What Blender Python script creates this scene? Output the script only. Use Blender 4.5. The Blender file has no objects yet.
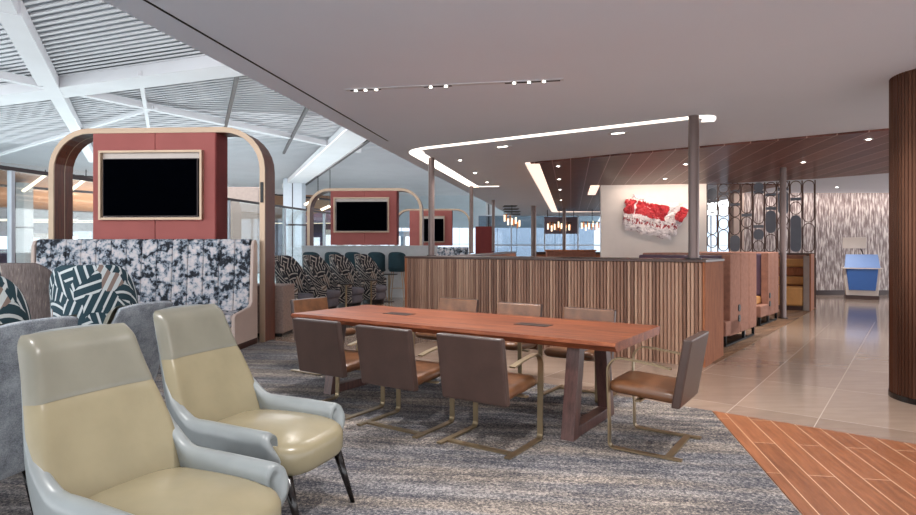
import bpy, bmesh, math, random
from mathutils import Vector, Matrix, noise
random.seed(7)
R = math.radians
S = bpy.context.scene
C = S.collection
PI = math.pi
CH = 1.4          # camera height
F = 600.0         # focal length in pixels of a 916 wide frame
HY = 247.0        # image row of the horizon
CZ = 2.98         # lounge ceiling height
A = Vector((0.1851, 0.9827, 0)); B = Vector((0.9827, -0.1851, 0))      # along / across the soffit line
TU = Vector((-0.829, 0.559, 0)); TV = Vector((0.559, 0.829, 0))        # along / across the table
PU = Vector((-0.809, 0.588, 0)); PV = Vector((0.588, 0.809, 0))        # along / across the partition
ANG_A = math.atan2(A.y, A.x); ANG_TU = math.atan2(TU.y, TU.x); ANG_TV = math.atan2(TV.y, TV.x)
ANG_PU = math.atan2(PU.y, PU.x); ANG_PV = math.atan2(PV.y, PV.x)

def pz(px, py, z):                     # photo measurement -> place on the horizontal plane z
    y = F*(CH-z)/(py-HY)
    return Vector(((px-458)/F*y, y, z))
def fl(px, py): return pz(px, py, 0)
def ce(px, py): return pz(px, py, CZ)

# ------------------------------------------------------------------ materials
def srgb(r, g, b):
    f = lambda c: (c/255/12.92) if c/255 <= .04045 else ((c/255+.055)/1.055)**2.4
    return (f(r), f(g), f(b), 1)
class N:
    def __init__(s, name):
        s.m = bpy.data.materials.new(name); s.m.use_nodes = True
        s.t = s.m.node_tree; s.b = s.t.nodes['Principled BSDF']
    def n(s, typ, **kw):
        x = s.t.nodes.new(typ)
        for k, v in kw.items():
            if k.startswith('i_'):
                k2 = k[2:]
                x.inputs[int(k2) if k2.isdigit() else k2.replace('_', ' ')].default_value = v
            else: setattr(x, k, v)
        return x
    def l(s, a, b): s.t.links.new(a, b)
    def coord(s, scale=(1,1,1), rot=(0,0,0), loc=(0,0,0), kind='Object'):
        tc = s.n('ShaderNodeTexCoord'); mp = s.n('ShaderNodeMapping')
        mp.inputs['Scale'].default_value = scale; mp.inputs['Rotation'].default_value = rot
        mp.inputs['Location'].default_value = loc
        s.l(tc.outputs[kind], mp.inputs['Vector']); return mp.outputs['Vector']
    def noise(s, vec, scale, detail=3, rough=.55):
        x = s.n('ShaderNodeTexNoise'); x.inputs['Scale'].default_value = scale
        x.inputs['Detail'].default_value = detail; x.inputs['Roughness'].default_value = rough
        if vec is not None: s.l(vec, x.inputs['Vector'])
        return x.outputs['Fac']
    def ramp(s, fac, stops, interp='LINEAR'):
        x = s.n('ShaderNodeValToRGB'); cr = x.color_ramp; cr.interpolation = interp
        while len(cr.elements) < len(stops): cr.elements.new(.5)
        for e, (p, c) in zip(cr.elements, stops): e.position = p; e.color = c
        s.l(fac, x.inputs['Fac']); return x.outputs['Color']
    def math(s, op, a, b=None, c=None):
        x = s.n('ShaderNodeMath', operation=op)
        for i, v in enumerate((a, b, c)):
            if v is None: continue
            if isinstance(v, (int, float)): x.inputs[i].default_value = v
            else: s.l(v, x.inputs[i])
        return x.outputs[0]
    def mix(s, fac, a, b, mode='MIX'):
        x = s.n('ShaderNodeMix', data_type='RGBA', blend_type=mode)
        for i, v in ((0, fac), (6, a), (7, b)):
            if isinstance(v, (int, float, tuple)): x.inputs[i].default_value = v
            else: s.l(v, x.inputs[i])
        return x.outputs[2]
    def sep(s, v):
        x = s.n('ShaderNodeSeparateXYZ'); s.l(v, x.inputs[0]); return x.outputs
    def bump(s, h, strength=.3, dist=.01):
        x = s.n('ShaderNodeBump'); x.inputs['Strength'].default_value = strength; x.inputs['Distance'].default_value = dist
        s.l(h, x.inputs['Height']); s.l(x.outputs[0], s.b.inputs['Normal'])
    def base(s, c):
        if isinstance(c, tuple): s.b.inputs['Base Color'].default_value = c
        else: s.l(c, s.b.inputs['Base Color'])
    def set(s, **kw):
        for k, v in kw.items(): s.b.inputs[k.replace('_', ' ')].default_value = v
        return s
def plain(name, c, rough=.6, metal=0, var=.08, scale=6, stretch=(1,1,1), bump=0, coat=0):
    m = N(name); v = m.coord(scale=stretch); f = m.noise(v, scale)
    lo = tuple(x*(1-var) for x in c[:3])+(1,); hi = tuple(min(1, x*(1+var)) for x in c[:3])+(1,)
    m.base(m.ramp(f, [(.3, lo), (.7, hi)])); m.set(Roughness=rough, Metallic=metal)
    if coat: m.set(Coat_Weight=coat, Coat_Roughness=.15)
    if bump: m.bump(m.noise(v, scale*12), bump, .003)
    return m.m
def wood(name, c1, c2, rot=0, rough=.45, scale=3.0, stretch=12, vertical=False, coat=0):
    m = N(name)
    sc = (stretch, stretch, 1) if vertical else (1, stretch, stretch)
    v = m.coord(scale=sc, rot=(0, 0, rot))
    f = m.noise(v, scale, 5, .65); g = m.noise(v, scale*7, 2)
    k = m.math('ADD', m.math('MULTIPLY', f, .75), m.math('MULTIPLY', g, .25))
    m.base(m.ramp(k, [(.34, c1), (.66, c2)])); m.set(Roughness=rough)
    if coat: m.set(Coat_Weight=coat, Coat_Roughness=.1)
    m.bump(g, .08, .002)
    return m.m
def glow(name, c, e):
    m = N(name); m.base(c); m.set(Emission_Color=c, Emission_Strength=e); return m.m
def glass(name, tint, fac=.12):
    m = N(name); m.t.nodes.remove(m.b)
    tr = m.n('ShaderNodeBsdfTransparent'); tr.inputs[0].default_value = tint
    gl = m.n('ShaderNodeBsdfGlossy'); gl.inputs['Roughness'].default_value = .03
    fr = m.n('ShaderNodeFresnel'); fr.inputs[0].default_value = 1.45
    mx = m.n('ShaderNodeMixShader'); m.l(m.math('ADD', m.math('MULTIPLY', fr.outputs[0], .25), fac*.2), mx.inputs[0])
    m.l(tr.outputs[0], mx.inputs[1]); m.l(gl.outputs[0], mx.inputs[2])
    m.l(mx.outputs[0], m.t.nodes['Material Output'].inputs['Surface']); return m.m

M = {}
M['ceiling'] = plain('ceiling_paint', srgb(222,230,243), .75, var=.02, scale=.6)
M['groove'] = plain('groove_black', srgb(12,11,12), .8)
M['white_metal'] = plain('white_painted_metal', srgb(205,210,218), .5, var=.03)
M['terminal_white'] = plain('terminal_white', srgb(226,225,228), .6, var=.05, scale=.5)
M['terminal_back'] = plain('terminal_backing', srgb(206,210,216), .9, var=.05, scale=.4)
M['bronze'] = plain('champagne_bronze', srgb(172,148,126), .35, .55, var=.05, scale=3)
M['arch_wood'] = wood('arch_reddish_wood', srgb(72,36,22), srgb(118,62,38), vertical=True, rough=.4)
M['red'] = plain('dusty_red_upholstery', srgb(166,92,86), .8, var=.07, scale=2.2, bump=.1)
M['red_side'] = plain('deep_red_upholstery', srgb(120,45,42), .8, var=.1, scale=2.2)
M['screen'] = plain('black_screen', srgb(2,3,6), .9); M['screen'].node_tree.nodes['Principled BSDF'].inputs['Specular IOR Level'].default_value = .0
M['black'] = plain('black_plastic', srgb(16,15,16), .45)
M['dark_metal'] = plain('dark_bronze_metal', srgb(62,54,54), .38, .7, var=.06)
M['leg_black'] = plain('black_lacquer', srgb(16,10,9), .25)
M['pole'] = plain('gunmetal_pole', srgb(108,92,88), .34, .6, var=.07, stretch=(1,1,.3))
M['pink_panel'] = plain('pale_pink_panel', srgb(206,184,172), .6, var=.03)
M['base_dark'] = wood('dark_plinth', srgb(46,24,18), srgb(70,38,28))
M['cream'] = plain('cream_leather', srgb(142,132,106), .27, var=.07, scale=5, bump=.12)
M['cream_reflection'] = plain('cream_leather_reflection_tone', srgb(124,121,108), .3, var=.08, scale=5, bump=.12)  # headrest leather: grey of reflections and shading put into the colour
M['grey_leather'] = plain('pale_blue_grey_leather', srgb(132,137,137), .32, var=.12, scale=4, bump=.12)
m = N('grey_tweed'); v = m.coord(); f = m.noise(v, 9, 4, .7); g = m.noise(v, 160, 2)
m.base(m.ramp(m.math('ADD', m.math('MULTIPLY', f, .6), m.math('MULTIPLY', g, .4)), [(.34, srgb(98,104,112)), (.66, srgb(180,186,192))]))
m.set(Roughness=.9); m.bump(g, .4, .004); M['tweed'] = m.m
M['brown_leather'] = plain('espresso_leather', srgb(70,52,46), .34, var=.12, scale=8, bump=.1)
M['tan_leather'] = plain('cognac_leather', srgb(104,68,44), .32, var=.35, scale=8, bump=.1)
M['brass'] = plain('brushed_antique_brass', srgb(158,140,112), .32, .85, var=.1, stretch=(1,1,.2), scale=9)
M['booth_fabric'] = plain('tan_booth_fabric', srgb(152,106,88), .85, var=.16, scale=14, bump=.3)
M['booth_dark'] = plain('plum_booth_leather', srgb(88,66,84), .5, var=.1)
M['booth_seat'] = plain('camel_booth_seat', srgb(190,136,78), .6, var=.1)
M['booth_grey'] = plain('grey_booth_arm', srgb(140,124,116), .8, var=.08)
M['teal'] = plain('teal_velvet', srgb(18,54,64), .7, var=.2)
M['seat_grey'] = plain('slate_seat_fabric', srgb(112,108,116), .85, var=.1, scale=20)
M['stone_grey'] = plain('pale_grey_counter', srgb(186,188,190), .6, var=.05, scale=8)
M['art_wall'] = plain('warm_white_wall', srgb(218,212,208), .8, var=.02)
M['beige_tex'] = plain('beige_woven_panel', srgb(150,128,118), .85, var=.2, scale=30, bump=.3)
M['blue'] = plain('cobalt_blue_laminate', srgb(48,92,158), .45, var=.03)
M['light_blue'] = plain('light_blue_laminate', srgb(128,158,210), .45, var=.03)
M['podium_cream'] = plain('cream_laminate', srgb(214,200,190), .5, var=.03)
M['oval_grey'] = plain('slate_oval_panel', srgb(98,102,112), .6, var=.06)
M['screen_wood'] = wood('screen_brown_frame', srgb(58,34,26), srgb(88,54,40), vertical=True)
M['table_red'] = None
M['copper'] = plain('copper_rod', srgb(210,140,90), .25, .8)
M['led'] = glow('warm_white_led', (1, .90, .80, 1), 1.7)
M['spot'] = glow('downlight_lens', (1, .93, .82, 1), 9)
M['led_pink'] = glow('peach_cove_led', (1, .76, .64, 1), .85)
M['lamp_warm'] = glow('warm_tube_lamp', (1, .82, .6, 1), 1.2)
M['glass'] = glass('clear_glass', (.93, .97, .97, 1)); M['sun_glass'] = glass('solar_glass', (.58, .63, .68, 1))
M['floor_pale'] = plain('terminal_floor', srgb(170,190,192), .25, var=.05, scale=.3)
M['tan_soffit'] = wood('tan_timber_soffit', srgb(150,104,72), srgb(186,136,100), rough=.6, scale=.6)
M['far_dark'] = plain('far_shop_wall', srgb(96,84,98), .7, var=.35, scale=.5)

# slatted partition timber: every slat its own tone
m = N('fluted_walnut'); v = m.coord(); s = m.sep(v)
idx = m.math('FLOOR', m.math('MULTIPLY', s[0], 1/.045))
wn = m.n('ShaderNodeTexWhiteNoise', noise_dimensions='1D'); m.l(idx, wn.inputs['W'])
v2 = m.coord(scale=(30, 10, 1)); gr = m.noise(v2, 3, 5, .65)
k = m.math('ADD', m.math('MULTIPLY', wn.outputs['Value'], .5), m.math('MULTIPLY', gr, .6))
m.base(m.ramp(k, [(.2, srgb(92,60,46)), (.5, srgb(146,108,88)), (.85, srgb(192,156,132))])); m.set(Roughness=.5); M['fluted'] = m.m
M['walnut_end'] = wood('walnut_end_panel', srgb(116,64,38), srgb(170,104,66), vertical=True, scale=4, rough=.75)
M['walnut_top'] = wood('dark_walnut_cap', srgb(52,32,26), srgb(84,54,42), rough=.35)
# table top
m = N('red_live_edge_timber'); v = m.coord(scale=(1, 7, 7)); f = m.noise(v, 1.6, 6, .7); g = m.noise(v, 14, 3)
k = m.math('ADD', m.math('MULTIPLY', f, .7), m.math('MULTIPLY', g, .3))
m.base(m.ramp(k, [(.3, srgb(66,30,18)), (.5, srgb(118,60,34)), (.7, srgb(164,98,62))])); m.set(Roughness=.42, Specular_IOR_Level=.35); M['table_red'] = m.m
M['table_leg'] = wood('dark_table_leg', srgb(58,36,32), srgb(98,66,60), vertical=True, rough=.35)
# wood ceiling
m = N('glossy_plank_ceiling'); v = m.coord(rot=(0, 0, -(ANG_A))); s = m.sep(v)
ix = m.math('FLOOR', m.math('MULTIPLY', s[1], 1/.33)); fr = m.math('FRACT', m.math('MULTIPLY', s[1], 1/.33))
line = m.math('LESS_THAN', fr, .035)
wn = m.n('ShaderNodeTexWhiteNoise', noise_dimensions='1D'); m.l(ix, wn.inputs['W'])
v2 = m.coord(rot=(0, 0, -ANG_PU), scale=(1, 1, 1)); mp = m.n('ShaderNodeMapping'); mp.inputs['Scale'].default_value = (1.2, 26, 1); m.l(v2, mp.inputs[0])
gr = m.noise(mp.outputs[0], 1.6, 4, .7)
k = m.math('ADD', m.math('MULTIPLY', wn.outputs['Value'], .18), m.math('MULTIPLY', gr, .8))
col = m.ramp(k, [(.25, srgb(74,46,42)), (.75, srgb(142,98,88))])
m.base(m.mix(line, col, srgb(190,160,150))); m.set(Roughness=.34, Specular_IOR_Level=.05); M['wood_ceiling'] = m.m
# tile floor
m = N('polished_stone_tile'); v = m.coord(rot=(0, 0, -R(52.5)), loc=(0, 0, 0)); s = m.sep(v)
def joint(coord, pitch, off, w):
    f = m.math('FRACT', m.math('MULTIPLY', m.math('ADD', coord, off), 1/pitch)); return m.math('LESS_THAN', f, w/pitch)
OFF = {'u': 0.0, 'v': 0.0}
g1 = joint(s[0], 1.25, .55, .008); g2 = joint(s[1], .64, .0, .008)
gm = m.math('MAXIMUM', g1, g2)
ca = m.n('ShaderNodeCombineXYZ'); m.l(m.math('FLOOR', m.math('MULTIPLY', m.math('ADD', s[0], .55), 1/1.25)), ca.inputs[0]); m.l(m.math('FLOOR', m.math('MULTIPLY', s[1], 1/.64)), ca.inputs[1])
wn = m.n('ShaderNodeTexWhiteNoise', noise_dimensions='3D'); m.l(ca.outputs[0], wn.inputs['Vector'])
v2 = m.coord(rot=(0, 0, -R(52.5)), scale=(1, 5, 1)); gr = m.noise(v2, 2, 5, .65)
k = m.math('ADD', m.math('MULTIPLY', wn.outputs['Value'], .35), m.math('MULTIPLY', gr, .6))
col = m.ramp(k, [(.25, srgb(142,122,108)), (.75, srgb(168,148,132))])
m.base(m.mix(gm, col, srgb(186,170,156))); m.set(Roughness=.12, Specular_IOR_Level=.6); M['tile'] = m.m
# plank-look tile
m = N('timber_look_plank'); v = m.coord(rot=(0, 0, -ANG_A)); 
br = m.n('ShaderNodeTexBrick', offset=.5, offset_frequency=2, squash=1)
mp = m.n('ShaderNodeMapping'); mp.inputs['Location'].default_value = (.2, .055, 0); m.l(v, mp.inputs[0]); m.l(mp.outputs[0], br.inputs['Vector'])
for k_, v_ in (('Scale', 1), ('Mortar Size', .0022), ('Mortar Smooth', .1), ('Bias', 0), ('Brick Width', 1.2), ('Row Height', .152)): br.inputs[k_].default_value = v_
br.inputs['Color1'].default_value = (0, 0, 0, 1); br.inputs['Color2'].default_value = (1, 1, 1, 1)
mp2 = m.n('ShaderNodeMapping'); mp2.inputs['Scale'].default_value = (1.5, 14, 1); m.l(v, mp2.inputs[0])
gr = m.noise(mp2.outputs[0], 2.2, 5, .65); bw = m.sep(br.outputs['Color'])[0]
k = m.math('ADD', m.math('MULTIPLY', bw, .2), m.math('MULTIPLY', gr, .8))
col = m.ramp(k, [(.25, srgb(106,62,38)), (.75, srgb(160,102,68))])
m.base(m.mix(br.outputs['Fac'], col, srgb(222,190,160))); m.set(Roughness=.4); M['plank'] = m.m
# carpets
def carpet(name, c1, c2, c3, rot):
    m = N(name); v = m.coord(rot=(0, 0, rot)); mp = m.n('ShaderNodeMapping'); mp.inputs['Scale'].default_value = (.55, 4.2, 1); m.l(v, mp.inputs[0])
    f = m.noise(mp.outputs[0], 2.2, 5, .7); g = m.noise(v, 70, 2, .8); h = m.noise(v, .55, 2)
    k = m.math('ADD', m.math('MULTIPLY', f, .75), m.math('MULTIPLY', m.math('SUBTRACT', g, .5), 1.2))
    k = m.math('ADD', k, m.math('MULTIPLY', m.math('SUBTRACT', h, .5), .3))
    k = m.math('ADD', k, .12)
    h2 = m.noise(mp.outputs[0], .7, 2)
    m.base(m.mix(1.0, m.ramp(k, [(.28, c1), (.5, c2), (.72, c3)]), m.ramp(h2, [(.42, (.84, .89, .98, 1)), (.58, (1, .955, .90, 1))]), 'MULTIPLY')); m.set(Roughness=.97, Specular_IOR_Level=.1); m.bump(g, .6, .006); return m.m
M['carpet'] = carpet('streaked_grey_carpet', srgb(62,62,70), srgb(116,111,108), srgb(178,168,160), R(8))
M['carpet_brown'] = carpet('brown_booth_carpet', srgb(70,50,38), srgb(130,100,80), srgb(170,140,110), R(-36))
# floral weave of the banquette
m = N('floral_ink_fabric'); v = m.coord(); f1 = m.noise(v, 15, 4, .65)
vo = m.n('ShaderNodeTexVoronoi', feature='F1'); vo.inputs['Scale'].default_value = 8.5
nz = m.n('ShaderNodeTexNoise'); nz.inputs['Scale'].default_value = 4; m.l(v, nz.inputs['Vector']); vm = m.n('ShaderNodeMix', data_type='VECTOR'); vm.inputs[0].default_value = .35; m.l(v, vm.inputs[4]); m.l(nz.outputs['Color'], vm.inputs[5]); m.l(vm.outputs[1], vo.inputs['Vector'])
d = m.math('ADD', vo.outputs['Distance'], m.math('MULTIPLY', m.math('SUBTRACT', m.noise(v, 22, 4, .7), .5), .9))
k = m.math('ADD', m.math('MULTIPLY', d, .42), m.math('MULTIPLY', f1, .8))
m.base(m.ramp(k, [(.34, srgb(226,212,208)), (.55, srgb(200,194,196)), (.62, srgb(150,158,168)), (.68, srgb(100,108,120)), (.71, srgb(40,43,52)), (.85, srgb(18,20,26))]))
m.set(Roughness=.85); M['floral'] = m.m
# block-print maze pattern on the tub chairs
def maze(name, dark, mid, light, sc):
    m = N(name); v = m.coord(kind='UV')
    vo = m.n('ShaderNodeTexVoronoi', feature='F1', distance='CHEBYCHEV', voronoi_dimensions='2D'); vo.inputs['Scale'].default_value = sc; m.l(v, vo.inputs['Vector'])
    cs = m.sep(vo.outputs['Color']); s = m.sep(v)
    ang = m.math('ADD', m.math('MULTIPLY', m.math('FLOOR', m.math('MULTIPLY', cs[0], 4)), PI/4), .3)
    pr = m.math('ADD', m.math('MULTIPLY', s[0], m.math('COSINE', ang)), m.math('MULTIPLY', s[1], m.math('SINE', ang)))
    w = m.math('SINE', m.math('ADD', m.math('MULTIPLY', pr, sc*14), m.math('MULTIPLY', cs[1], 3)))
    ve = m.n('ShaderNodeTexVoronoi', feature='DISTANCE_TO_EDGE', voronoi_dimensions='2D'); ve.inputs['Scale'].default_value = sc; m.l(v, ve.inputs['Vector'])
    c = m.ramp(w, [(.0, dark), (.60, dark), (.66, light), (1, light)])
    c2 = m.mix(m.math('GREATER_THAN', cs[2], .94), c, m.mix(m.math('GREATER_THAN', w, 0), mid, light))
    m.base(c2); m.set(Roughness=.8); return m.m
M['maze_teal'] = maze('teal_maze_fabric', srgb(38,66,76), srgb(150,130,120), srgb(214,220,220), 5.5)
M['maze_dark'] = maze('charcoal_maze_fabric', srgb(44,44,50), srgb(124,100,84), srgb(196,186,176), 5.5)
m = N('taupe_slub_fabric'); v = m.coord(scale=(14, 14, 1.2)); f = m.noise(v, 5, 4, .7)
m.base(m.ramp(f, [(.35, srgb(104,92,90)), (.62, srgb(140,126,120)), (.7, srgb(180,166,150))])); m.set(Roughness=.9); M['taupe'] = m.m
# rippled feature wall
m = N('rippled_wall_panel'); v = m.coord(scale=(14, 14, 1.9)); f = m.noise(v, 1.6, 3, .55)
m.base(m.ramp(f, [(.38, srgb(112,94,92)), (.5, srgb(150,136,134)), (.6, srgb(206,196,192))])); m.set(Roughness=.5); m.bump(f, .7, .05); M['ripple'] = m.m
# ribbed column
m = N('ribbed_bronze_column'); v = m.coord(scale=(1, 1, .15)); f = m.noise(v, 4, 2)
m.base(m.ramp(f, [(.3, srgb(74,46,34)), (.7, srgb(104,68,50))])); m.set(Roughness=.33, Metallic=.75); M['column'] = m.m
# crumpled wall piece
m = N('crumpled_red_white_foil'); v = m.coord(); s = m.sep(v)
w1 = m.math('MULTIPLY', m.math('SUBTRACT', m.noise(v, 5, 3), .5), .22)
zz_ = m.math('ADD', s[2], w1); xx_ = m.math('ADD', s[0], w1)
inz = m.math('MULTIPLY', m.math('GREATER_THAN', zz_, -.02), m.math('LESS_THAN', zz_, .33))
inx = m.math('MULTIPLY', m.math('GREATER_THAN', xx_, -.42), m.math('LESS_THAN', xx_, .34))
red = m.math('MULTIPLY', inz, inx)
sh_ = m.noise(m.coord(scale=(1, 1, 1.6)), 9, 5, .75)
wc = m.ramp(sh_, [(.34, srgb(120,92,100)), (.46, srgb(222,214,216)), (.62, srgb(236,230,230)), (.70, srgb(190,60,66))])
rc = m.ramp(sh_, [(.36, srgb(140,22,34)), (.5, srgb(178,28,40)), (.62, srgb(186,38,48)), (.66, srgb(238,214,210))])
mk = m.math('MULTIPLY', m.math('MULTIPLY', m.math('GREATER_THAN', zz_, -.24), m.math('LESS_THAN', zz_, -.12)), m.math('GREATER_THAN', m.noise(m.coord(scale=(3, 1, 1)), 9, 2), .5))
wc = m.mix(mk, wc, srgb(150,40,50))
m.base(m.mix(red, wc, rc)); m.set(Roughness=.4); M['foil'] = m.m

# ------------------------------------------------------------------ mesh helpers
def link(name, bm, mats, parent=None, loc=None, rot=None, bevel=0, smooth=False, kind=None, label=None):
    me = bpy.data.meshes.new(name); bm.normal_update(); bm.to_mesh(me); bm.free()
    for mm in (mats if isinstance(mats, (list, tuple)) else [mats]): me.materials.append(mm)
    if smooth:
        for p in me.polygons: p.use_smooth = True
    o = bpy.data.objects.new(name, me); C.objects.link(o)
    if parent: o.parent = parent
    if loc is not None: o.location = loc
    if rot is not None: o.rotation_euler = (0, 0, rot) if not isinstance(rot, tuple) else rot
    if bevel:
        b = o.modifiers.new('bevel', 'BEVEL'); b.width = bevel; b.segments = 2; b.limit_method = 'ANGLE'; b.angle_limit = R(35)
    if kind: o['kind'] = kind
    if label: o['label'] = label
    return o
def thing(name, label, cat, loc=(0,0,0), rot=0, group=None):
    o = bpy.data.objects.new(name, None); o.empty_display_size = .1; C.objects.link(o)
    o.location = loc; o.rotation_euler = (0, 0, rot); o['label'] = label; o['category'] = cat
    if group: o['group'] = group
    return o
def tag(o, label, cat, group=None):
    o['label'] = label; o['category'] = cat
    if group: o['group'] = group
    return o
def dup(root, loc, rot, label=None, group=None):
    def cp(o, par):
        c = o.copy(); C.objects.link(c)
        if par: c.parent = par
        for ch in list(kids[o.name]): cp(ch, c)
        return c
    kids = {}
    def collect(o):
        kids[o.name] = [x for x in allo if x.parent == o]
        for k in kids[o.name]: collect(k)
    allo = list(C.objects); collect(root)
    r = cp(root, None); r.location = loc; r.rotation_euler = (0, 0, rot)
    if label: r['label'] = label
    if group: r['group'] = group
    return r
def box(bm, x0, x1, y0, y1, z0, z1, mat=0):
    vs = [bm.verts.new(p) for p in ((x0,y0,z0),(x1,y0,z0),(x1,y1,z0),(x0,y1,z0),(x0,y0,z1),(x1,y0,z1),(x1,y1,z1),(x0,y1,z1))]
    fs = [(0,3,2,1),(4,5,6,7),(0,1,5,4),(1,2,6,5),(2,3,7,6),(3,0,4,7)]
    for f in fs: bm.faces.new([vs[i] for i in f]).material_index = mat
    return bm
def BX(*a): return box(bmesh.new(), *a)
def prism(pts, z0, z1, bm=None):        # polygon in plan
    bm = bm or bmesh.new()
    a = [bm.verts.new((p[0], p[1], z0)) for p in pts]; b = [bm.verts.new((p[0], p[1], z1)) for p in pts]
    n = len(pts); bm.faces.new(a[::-1]); bm.faces.new(b)
    for i in range(n): bm.faces.new((a[i], a[(i+1) % n], b[(i+1) % n], b[i]))
    bmesh.ops.recalc_face_normals(bm, faces=bm.faces[:]); return bm
def prism_side(pts, x0, x1, bm=None):   # polygon in the y,z plane extruded over x
    bm = bm or bmesh.new()
    a = [bm.verts.new((x0, p[0], p[1])) for p in pts]; b = [bm.verts.new((x1, p[0], p[1])) for p in pts]
    n = len(pts); bm.faces.new(a[::-1]); bm.faces.new(b)
    for i in range(n): bm.faces.new((a[i], a[(i+1) % n], b[(i+1) % n], b[i]))
    bmesh.ops.recalc_face_normals(bm, faces=bm.faces[:]); return bm
def frame_yz(outer, inner, x0, x1):
    pass
def cyl(bm, x, y, z0, z1, r0, r1=None, seg=20, x1=None, y1=None):
    r1 = r0 if r1 is None else r1; x1 = x if x1 is None else x1; y1 = y if y1 is None else y1
    a = []; b = []
    for i in range(seg):
        t = 2*PI*i/seg; a.append(bm.verts.new((x+r0*math.cos(t), y+r0*math.sin(t), z0))); b.append(bm.verts.new((x1+r1*math.cos(t), y1+r1*math.sin(t), z1)))
    bm.faces.new(a[::-1]); bm.faces.new(b)
    for i in range(seg): bm.faces.new((a[i], a[(i+1) % seg], b[(i+1) % seg], b[i]))
    return bm
def sweep(bm, path, w, t, side=Vector((0,1,0)), closed=False):   # rectangular bar: w along side, t across
    rings = []
    n = len(path)
    for i, p in enumerate(path):
        p = Vector(p)
        if closed: d = (Vector(path[(i+1) % n])-Vector(path[i-1])).normalized()
        else: d = (Vector(path[min(i+1, n-1)])-Vector(path[max(i-1, 0)])).normalized()
        q = d.cross(side).normalized()
        rings.append([bm.verts.new(p+side*sa*w/2+q*sb*t/2) for sa, sb in ((1,1),(-1,1),(-1,-1),(1,-1))])
    for i in range(n if closed else n-1):
        r0, r1 = rings[i], rings[(i+1) % n]
        for k in range(4): bm.faces.new((r0[k], r0[(k+1) % 4], r1[(k+1) % 4], r1[k]))
    if not closed: bm.faces.new(rings[0][::-1]); bm.faces.new(rings[-1])
    bmesh.ops.recalc_face_normals(bm, faces=bm.faces[:]); return bm
def arc(cx, cz, r, a0, a1, n, f): return [f(cx+r*math.cos(a0+(a1-a0)*i/n), cz+r*math.sin(a0+(a1-a0)*i/n)) for i in range(n+1)]
def grid(fn, nu, nv, uvf=None, close_u=False):
    bm = bmesh.new(); vs = []
    for i in range(nu+1):
        if close_u and i == nu: vs.append(vs[0]); break
        vs.append([bm.verts.new(fn(i/nu, j/nv)) for j in range(nv+1)])
    uvl = bm.loops.layers.uv.new('uv')
    for i in range(nu):
        for j in range(nv):
            try: f = bm.faces.new((vs[i][j], vs[i+1][j], vs[i+1][j+1], vs[i][j+1]))
            except ValueError: continue
            if uvf:
                for l, (a, b) in zip(f.loops, ((i,j),(i+1,j),(i+1,j+1),(i,j+1))): l[uvl].uv = uvf(a/nu, b/nv)
    return bm
def pad(lx, ly, z0, z1, cx=0, cy=0, n=5.0, crown=.02, seg=48, rings=7, bulge=.0):   # cushion: rounded slab
    bm = bmesh.new(); loops = []
    prof = []
    h = (z1-z0)/2; rr = min(h, .05)
    for k in range(rings+1):
        t = -PI/2+PI*k/rings; prof.append((math.cos(t)*rr-rr, (z0+rr if t < 0 else z1-rr)+math.sin(t)*rr))
    for off, z in prof:
        lp = []
        for i in range(seg):
            a = 2*PI*i/seg; c, s_ = math.cos(a), math.sin(a)
            x = math.copysign(abs(c)**(2/n), c)*(lx/2+off); y = math.copysign(abs(s_)**(2/n), s_)*(ly/2+off)
            lp.append(bm.verts.new((cx+x, cy+y, z)))
        loops.append(lp)
    for a, b in zip(loops, loops[1:]):
        for i in range(seg): bm.faces.new((a[i], a[(i+1) % seg], b[(i+1) % seg], b[i]))
    for sc in (.75, .4):
        lp = [bm.verts.new((cx+(v.co.x-cx)*sc, cy+(v.co.y-cy)*sc, z1+crown*(1-sc*sc))) for v in loops[rings]]
        prev = loops[-1]
        for i in range(seg): bm.faces.new((prev[i], prev[(i+1) % seg], lp[(i+1) % seg], lp[i]))
        loops.append(lp)
    bm.faces.new(loops[-1]); bm.faces.new(loops[0][::-1]); return bm
def sm(t): t = max(0, min(1, t)); return t*t*(3-2*t)
def lerp(a, b, t): return a+(b-a)*t

# ------------------------------------------------------------------ floors
def poly(name, pts, z, m, kind='structure', th=.0):
    bm = bmesh.new()
    f = bm.faces.new([bm.verts.new((p[0], p[1], z)) for p in pts])
    if f.normal.z < 0: f.normal_flip()
    f.normal_update()
    if f.normal.z < 0: f.normal_flip()
    return link(name, bm, m, kind=kind)
def ptA(y, x0=-2.28, y0=3.84): return Vector((x0+(y-y0)*A.x/A.y, y, 0))
tk = fl(711, 411.5); tk2 = Vector((.889, 6.13, 0)); td = (tk2-tk).normalized()
left_far = tk+td*5.6
gl0 = Vector((-6.92, 9.29, 0))            # glass line of the lounge
def glp(y): return gl0+A*((y-gl0.y)/A.y)
poly('floor', [glp(-4), (20, -4, 0), (20, 34, 0), glp(34)], 0, M['tile'])
def slab(name, pts, z0, z1, m): return link(name, prism(pts, z0, z1), m, kind='structure')
pb = tk-A*9
slab('floor', [glp(-3.9), (pb.x, -3.9), (tk.x, tk.y), (left_far.x, left_far.y), (left_far.x-1.2, left_far.y+.7), (glp(10).x, 10)], .001, .008, M['carpet'])
slab('floor', [(pb.x+.012, -3.9), (14, -3.9), (tk.x-td.x*14, tk.y-td.y*14), (tk.x+.012, tk.y)], .001, .006, M['plank'])
c1 = fl(740.5, 350); c2 = fl(814, 309.6); cd = (c2-c1).normalized()
e0 = c1-cd*1.2; e1 = c2+cd*.4
slab('floor', [(e0.x, e0.y), (e1.x, e1.y), (e1.x-6.5, e1.y+4.6), (1.6, 17), (-.3, 9.9)], .001, .006, M['carpet_brown'])
# terminal floor outside the glass
poly('floor', [(-70, -4, 0), glp(-4), glp(34), (20, 34, 0), (20, 80, 0), (-70, 80, 0)], -.002, M['floor_pale'])

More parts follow.
